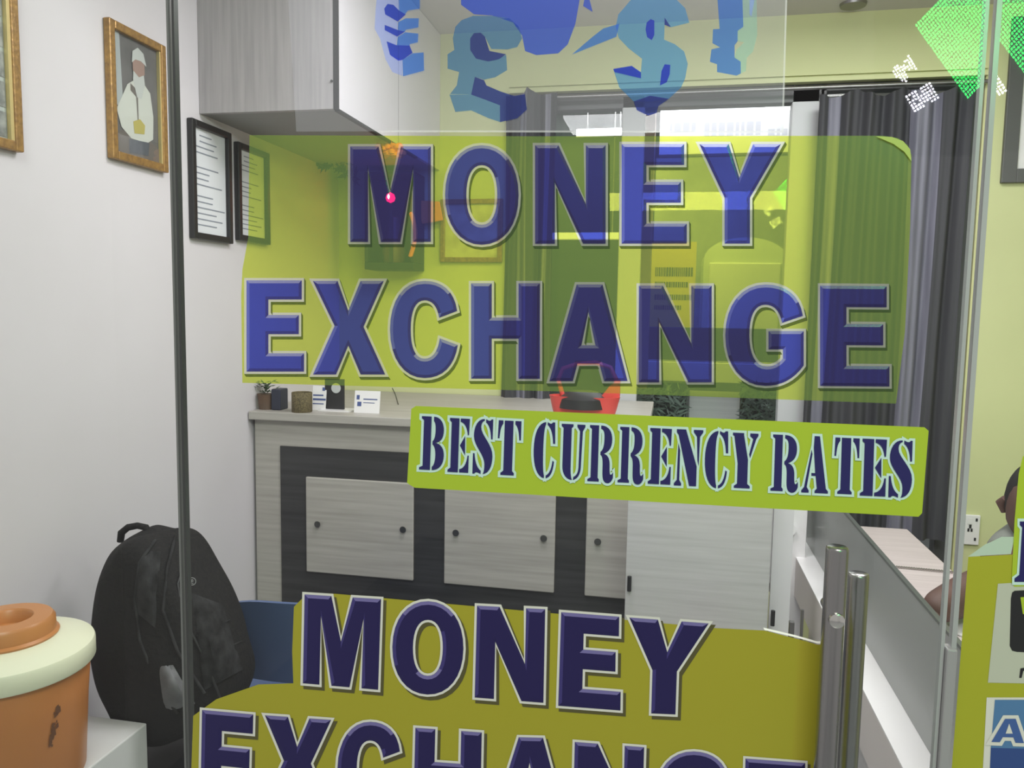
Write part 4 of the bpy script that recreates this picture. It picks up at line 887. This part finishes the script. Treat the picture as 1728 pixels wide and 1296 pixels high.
# ------------------------------------------------------------------ backpack
bp = thing('backpack', (-1.15, .47, .42), 'black nylon backpack leaning on the chair by the left wall', 'backpack')
sec = [(898, 232, 288, .045, 0), (901, 214, 302, .08, 0), (911, 197, 318, .1, 0), (935, 184, 337, .115, 0), (965, 173, 360, .12, -.005), (1000, 167, 384, .13, -.01), (1045, 167, 405, .14, -.02), (1090, 174, 420, .145, -.03), (1125, 184, 428, .145, -.03), (1160, 196, 420, .14, -.025), (1195, 206, 392, .13, -.015), (1218, 214, 350, .11, 0), (1226, 232, 325, .07, 0)]
yc = .495; rs_ = []; n = 48
def sup(t, e): c_, s_ = math.cos(t), math.sin(t); return (abs(c_)**(2/e)*(1 if c_ > 0 else -1), abs(s_)**(2/e)*(1 if s_ > 0 else -1))
rnd = random.Random(2)
SECT = []
for py, xa, xb, hd_, oy in sec:
    px_c = (xa+xb)/2
    a = P(xa+14+.09*(px_c-xa), py, y=yc); b = P(xb-2-.02*(xb-px_c), py, y=yc); cx = (a.x+b.x)/2; hw = (b.x-a.x)/2
    z = (a.z+b.z)/2; SECT.append((z, cx, hw, hd_, yc+oy))
    ring = []
    for j in range(n):
        t = 2*PI*j/n; u, v = sup(t, 2.7)
        wv = 1+.018*math.sin(5*t+z*30)+.012*math.sin(9*t-z*55)+rnd.uniform(-.006, .006)
        ring.append((cx+u*hw*wv*.985, yc+oy+v*hd_*wv+.0, z+(.006*math.sin(3*t+z*20))))
    rs_.append(ring)
mb = MB(); mb.rings(rs_[::-1]); bo = mb.build('body', 'pack', bp)
bo.data.shade_smooth(); sd = bo.modifiers.new('sub', 'SUBSURF'); sd.levels = 2; sd.render_levels = 2
def surf(px, py, lift=.004):
    """front surface of the pack on this sight line"""
    best = None
    for k in range(40):
        y = yc-.16+k*.005; p = P(px, py, y=y)
        for s0, s1 in zip(SECT[:-1], SECT[1:]):
            if s1[0] <= p.z <= s0[0]:
                t = (s0[0]-p.z)/(s0[0]-s1[0]); cx = s0[1]*(1-t)+s1[1]*t; hw = s0[2]*(1-t)+s1[2]*t; hd_ = s0[3]*(1-t)+s1[3]*t; cy_ = s0[4]*(1-t)+s1[4]*t
                q = abs((p.x-cx)/hw)**2.7+abs((p.y-cy_)/hd_)**2.7
                if q <= 1: return P(px, py, y=y-lift)
    return P(px, py, y=yc-.1)
def seam(pts, name, r=.003, m='pack2', lift=.003):
    q = []
    for (x0, y0_), (x1_, y1_) in zip(pts[:-1], pts[1:]):
        for k in range(5): q.append(surf(x0+(x1_-x0)*k/5, y0_+(y1_-y0_)*k/5, lift))
    q.append(surf(*pts[-1], lift)); return MB().tube(q, r, 8).build(name, m, bp, smooth=True)
seam([(262, 912), (235, 950), (228, 1010), (236, 1080), (262, 1150), (300, 1205)], 'zip', .0035)
seam([(296, 905), (282, 960), (275, 1030), (300, 1100), (345, 1170)], 'zip', .0035)
seam([(318, 930), (300, 985), (308, 1040), (345, 1110), (372, 1180)], 'piping', .003, 'black')
seam([(344, 1046), (372, 1030)], 'pocket_seam', .002); seam([(332, 1074), (388, 1046)], 'pocket_seam', .002); seam([(340, 1112), (408, 1082)], 'pocket_seam', .002)
# front pocket panel, shoulder strap, mesh side pocket, carry handle
def patch(outline, name, m, lift=.012, grid=9, sub=None):
    tl, tr, br, bl = outline; mb = MB(); vs = []
    for j in range(grid+1):
        for i in range(grid+1):
            u, v = i/grid, j/grid
            x = (tl[0]*(1-u)+tr[0]*u)*(1-v)+(bl[0]*(1-u)+br[0]*u)*v; y = (tl[1]*(1-u)+tr[1]*u)*(1-v)+(bl[1]*(1-u)+br[1]*u)*v
            vs.append(surf(x, y, lift*math.sin(PI*min(1, max(0, u)))*math.sin(PI*v)+.002))
    fs = [(j*(grid+1)+i, j*(grid+1)+i+1, (j+1)*(grid+1)+i+1, (j+1)*(grid+1)+i) for j in range(grid) for i in range(grid)]
    mb.add(vs, fs); return mb.build(name, m, bp, smooth=True, fixn=False)
patch([(322, 1000), (376, 1020), (410, 1130), (345, 1165)], 'front_pocket', 'pack2', .02)
patch([(262, 1125), (292, 1122), (330, 1188), (268, 1205)], 'mesh_pocket', 'mesh', .02)
patch([(232, 930), (272, 930), (262, 1060), (225, 1030)], 'shoulder_strap', 'pack2', .016)
hp = [P(x, y, y=yc+.02) for x, y in ((203, 914), (205, 899), (216, 890), (232, 887), (246, 890), (252, 903), (256, 914))]
MB().tube(hp, [.008, .009, .0085, .008, .0085, .009, .009], 10).build('carry_handle', 'pack', bp, smooth=True)
lp = surf(324, 981, .012); lg = MB(); n_ = 24
for k in range(n_):
    a0, a1 = 2*PI*k/n_, 2*PI*(k+1)/n_; R1, R2 = .0095, .0078; e1 = Vector((1, .25, 0)).normalized(); e2 = Vector((0, 0, 1))
    f = lambda r, a: lp+e1*r*math.cos(a)+e2*r*math.sin(a); lg.add([f(R1, a0), f(R1, a1), f(R2, a1), f(R2, a0)], [(0, 1, 2, 3)])
for (u0, v0, u1, v1) in ((-.003, -.005, .001, .005), (-.002, .004, .004, .002), (-.003, -.004, .003, -.005), (-.002, 0, .003, -.001)):
    a_ = lp+e1*u0+e2*v0; b_ = lp+e1*u1+e2*v1; d_ = (b_-a_).normalized(); q_ = d_.cross(Vector((0, 1, 0)))*.0008; lg.add([a_-q_, a_+q_, b_+q_, b_-q_], [(0, 1, 2, 3)])
lg.build('round_emblem', 'logo', bp, fixn=False)

# ------------------------------------------------------------------ person behind the counter
def skin_mesh(name, verts, edges, radii, m, parent, levels=2, root=0):
    org = ORG[parent] if parent else Vector((0, 0, 0))
    me = bpy.data.meshes.new(name); me.from_pydata([tuple(Vector(v)-org) for v in verts], edges, []); me.materials.append(M[m])
    o = bpy.data.objects.new(name, me); COL.objects.link(o)
    if parent: o.parent = parent
    ORG[o] = org
    sk = o.modifiers.new('skin', 'SKIN'); sk.use_smooth_shade = True
    for i, r in enumerate(radii):
        r = r if isinstance(r, tuple) else (r, r); me.skin_vertices[0].data[i].radius = r
    me.skin_vertices[0].data[root].use_root = True
    sb = o.modifiers.new('sub', 'SUBSURF'); sb.levels = levels; sb.render_levels = levels; return o
hx, hy = P(1754, 862, y=1.12).x, 1.12; hz = P(1754, 862, y=1.12).z
hx0 = hx; hx = hx+.11
pe = thing('person', (hx+.12, hy+.1, 0), 'person seated behind the counter leaning over papers with one forearm on the desk', 'person')
el_ = P(1700, 975, z=.84); wr_ = P(1566, 1032, z=.812); sh_ = Vector((hx+.12, 1.3, .93)); 
V = [(hx+.15, 1.52, .46), (hx+.15, 1.48, .62), (hx+.14, 1.42, .80), (hx+.12, 1.36, .93), (hx0+.09, 1.27, .955), (hx0+.05, 1.18, .965),      # 0-5 pelvis..neck..
     (hx+.03, 1.3, .93), tuple(el_+Vector((.0, .07, .02))), tuple(el_), tuple((el_+wr_)/2), tuple(wr_),                                    # 6-10 near shoulder, arm
     (hx+.28, 1.3, .93), (hx+.33, 1.22, .82), (hx+.22, 1.10, .79), (hx+.08, 1.06, .785),                                              # 11-14 far arm
     (hx+.06, 1.50, .46), (hx+.04, 1.12, .48), (hx+.04, 1.10, .08), (hx+.26, 1.50, .46), (hx+.27, 1.12, .48), (hx+.27, 1.10, .08)]
Eg = [(0, 1), (1, 2), (2, 3), (3, 4), (4, 5), (3, 6), (6, 7), (7, 8), (8, 9), (9, 10), (3, 11), (11, 12), (12, 13), (13, 14), (0, 15), (15, 16), (16, 17), (0, 18), (18, 19), (19, 20)]
Rd = [.13, .12, .13, .11, .055, .05, .065, .055, .058, .054, .036, .065, .05, .04, .028, .085, .065, .045, .085, .065, .045]
skin_mesh('body', V, Eg, Rd, 'skin', pe)
hx_b = hx; hx = hx0
# head: lathe-like rings with face bump, bowed towards the papers
hm = MB(); hd2 = Vector((hx, hy, hz)); rgs = []; nh = 32
tilt = Matrix.Rotation(math.radians(68), 3, 'Z')@Matrix.Rotation(math.radians(-22), 3, 'Y')
for k in range(15):
    ph = PI*k/14; zz = .118*math.cos(ph); rr = math.sin(ph)**.8
    ring = []
    for j in range(nh):
        t = 2*PI*j/nh; cx_, cy_ = math.cos(t), math.sin(t)
        wx_, wy_ = .098*rr, .076*rr
        if zz < -.03: wx_ *= 1-.5*(-.03-zz)/.09; wy_ *= 1-.35*(-.03-zz)/.09
        x, y = wx_*cx_, wy_*cy_
        fwd = max(0, -cx_)**8    # face towards -x
        x -= fwd*(.022*math.exp(-((zz+.022)/.016)**2) + .008*math.exp(-((zz+.06)/.012)**2) - .010*math.exp(-((zz-.01)/.012)**2) + .006*math.exp(-((zz-.03)/.012)**2))
        ring.append(hd2+tilt@Vector((x, y, zz)))
    rgs.append(ring)
hm.rings(rgs[::-1]); ho = hm.build('head', 'skin', pe, smooth=True)
hr = MB(); rg2 = []
for k in range(9):
    ph = PI*.52*k/8; zz = .125*math.cos(ph); rr = math.sin(ph)**.8
    rg2.append([hd2+tilt@Vector((.104*rr*math.cos(2*PI*j/nh)+.012+.02*(k/8), .082*rr*math.sin(2*PI*j/nh), zz)) for j in range(nh)])
hr.rings(rg2, caps=False); hr.build('hair', 'hair', ho, smooth=True)
for s in (-1, 1):
    MB().tube([hd2+tilt@Vector((.01, s*.078, .02)), hd2+tilt@Vector((.018, s*.086, 0)), hd2+tilt@Vector((.01, s*.078, -.025))], [.008, .014, .008], 10).build('ear', 'skin', ho, smooth=True)
    MB().tube([hd2+tilt@Vector((-.082, s*.03, .012)), hd2+tilt@Vector((-.088, s*.03, .011))], .009, 10).build('eye', 'white_gloss', ho, smooth=True)
MB().tube([hd2+tilt@Vector((-.084, -.022, -.055)), hd2+tilt@Vector((-.095, 0, -.054)), hd2+tilt@Vector((-.084, .022, -.055))], .005, 8).build('mouth', mat('lips', (.16, .06, .05), .5), ho, smooth=True)
hx = hx_b
# shirt over the torso and upper arms
V2 = [V[0], V[1], V[2], V[3], V[6], V[7], V[11], V[12]]; E2 = [(0, 1), (1, 2), (2, 3), (3, 4), (4, 5), (3, 6), (6, 7)]
skin_mesh('shirt', V2, E2, [.14, .135, .145, .125, .08, .062, .08, .062], 'shirt', pe)
skin_mesh('trousers', [V[0], V[15], V[16], V[17], V[18], V[19], V[20]], [(0, 1), (1, 2), (2, 3), (0, 4), (4, 5), (5, 6)], [.14, .1, .078, .055, .1, .078, .055], 'black', pe)
# hands
def hand(wrist, dirv, parent):
    d = Vector(dirv).normalized(); sd_ = Vector((-d.y, d.x, 0)).normalized(); u = Vector((0, 0, 1)); w0 = Vector(wrist)
    vs = [w0, w0+d*.045]; es = [(0, 1)]; rd = [(.024, .02), (.036, .016)]
    for off, L in ((-.028, .062), (-.01, .074), (.01, .070), (.027, .055)):
        k = len(vs); vs += [w0+d*.085+sd_*off, w0+d*(.085+L*.5)+sd_*off*1.15+u*.006, w0+d*(.085+L)+sd_*off*1.2-u*.008]; es += [(1, k), (k, k+1), (k+1, k+2)]; rd += [.0095, .0085, .007]
    k = len(vs); vs += [w0+d*.04-sd_*.04, w0+d*.075-sd_*.055-u*.006]; es += [(1, k), (k, k+1)]; rd += [.012, .0085]
    skin_mesh('hand', vs, es, rd, 'skin', parent, 1)
hand(wr_, Vector((-.25, -1, 0)), pe); hand(V[14], Vector((-1, -.3, 0)), pe)
st_ = thing('office_stool', (hx+.16, 1.5, 0), 'dark padded stool under the seated person behind the counter', 'stool')
MB().lathe((hx+.16, 1.5, .26), [(.001, 0), (.18, 0), (.2, .02), (.19, .05), (.001, .055)], 28).build('seat', 'black', st_, smooth=True)
MB().lathe((hx+.16, 1.5, 0), [(.18, 0), (.17, .02), (.03, .04), (.025, .26), (.001, .26)], 24).build('pedestal', 'steel_dark', st_, smooth=True)

# ------------------------------------------------------------------ LED sign across the lane, mirrored in the glass front
VY = 2.5
def mirror(px, py): p = P(px, py, y=VY); return Vector((p.x, 2*YD-p.y, p.z))
led = thing('led_sign', mirror(1600, 200), 'green and white light-dot sign facing the glass front, seen as a reflection', 'led sign')
gm = MB(); o0 = Vector((1543, 42)); ea, eb = Vector((110, -112)), Vector((90, 126))
for i in range(30):
    for j in range(26):
        c = o0+ea*((i+.5)/30)+eb*((j+.5)/26); da, db_ = ea*(.36/30), eb*(.36/26)
        gm.add([mirror(*(c-da-db_)), mirror(*(c+da-db_)), mirror(*(c+da+db_)), mirror(*(c-da+db_))], [(0, 1, 2, 3)])
gm.build('green_dot_panel', emitter('green_dots', (.03, 1, .16), 38), led, fixn=False)
wm = MB()
def dots(cx, cy_, rows, s=6.2):
    for r, row in enumerate(rows):
        for q, ch in enumerate(row):
            if ch != '#': continue
            c = Vector((cx, cy_))+Vector((.86, -.5))*q*s+Vector((.5, .86))*r*s; d1, d2 = Vector((.86, -.5))*s*.34, Vector((.5, .86))*s*.34
            wm.add([mirror(*(c-d1-d2)), mirror(*(c+d1-d2)), mirror(*(c+d1+d2)), mirror(*(c-d1+d2))], [(0, 1, 2, 3)])
dots(1503, 112, ["       #", " ##  ###", "##### ##", "########", "#### ###", " ###   #", " ###    ", "  #     "], 5.0); dots(1530, 163, ["#### ####", "# ## ####", "#########", "## ######", "#########", "####  ###"], 5.6)
wm.build('white_dot_letters', emitter('white_dots', (.9, .9, 1), 46), led, fixn=False)
bk = MB(); q = [mirror(1480, -120), mirror(1790, -120), mirror(1760, 260), mirror(1480, 260)]
bk.hexa([p-Vector((0, .01, 0)) for p in q]+[p-Vector((0, .05, 0)) for p in q]); bk.build('housing', 'black', led)
MB().box((q[3].x+.05, q[3].y-.05, 0), (q[3].x+.09, q[3].y-.02, q[3].z+.05)).build('post', 'black', led)
MB().box((q[2].x-.09, q[2].y-.05, 0), (q[2].x-.05, q[2].y-.02, q[2].z+.05)).build('post', 'black', led)
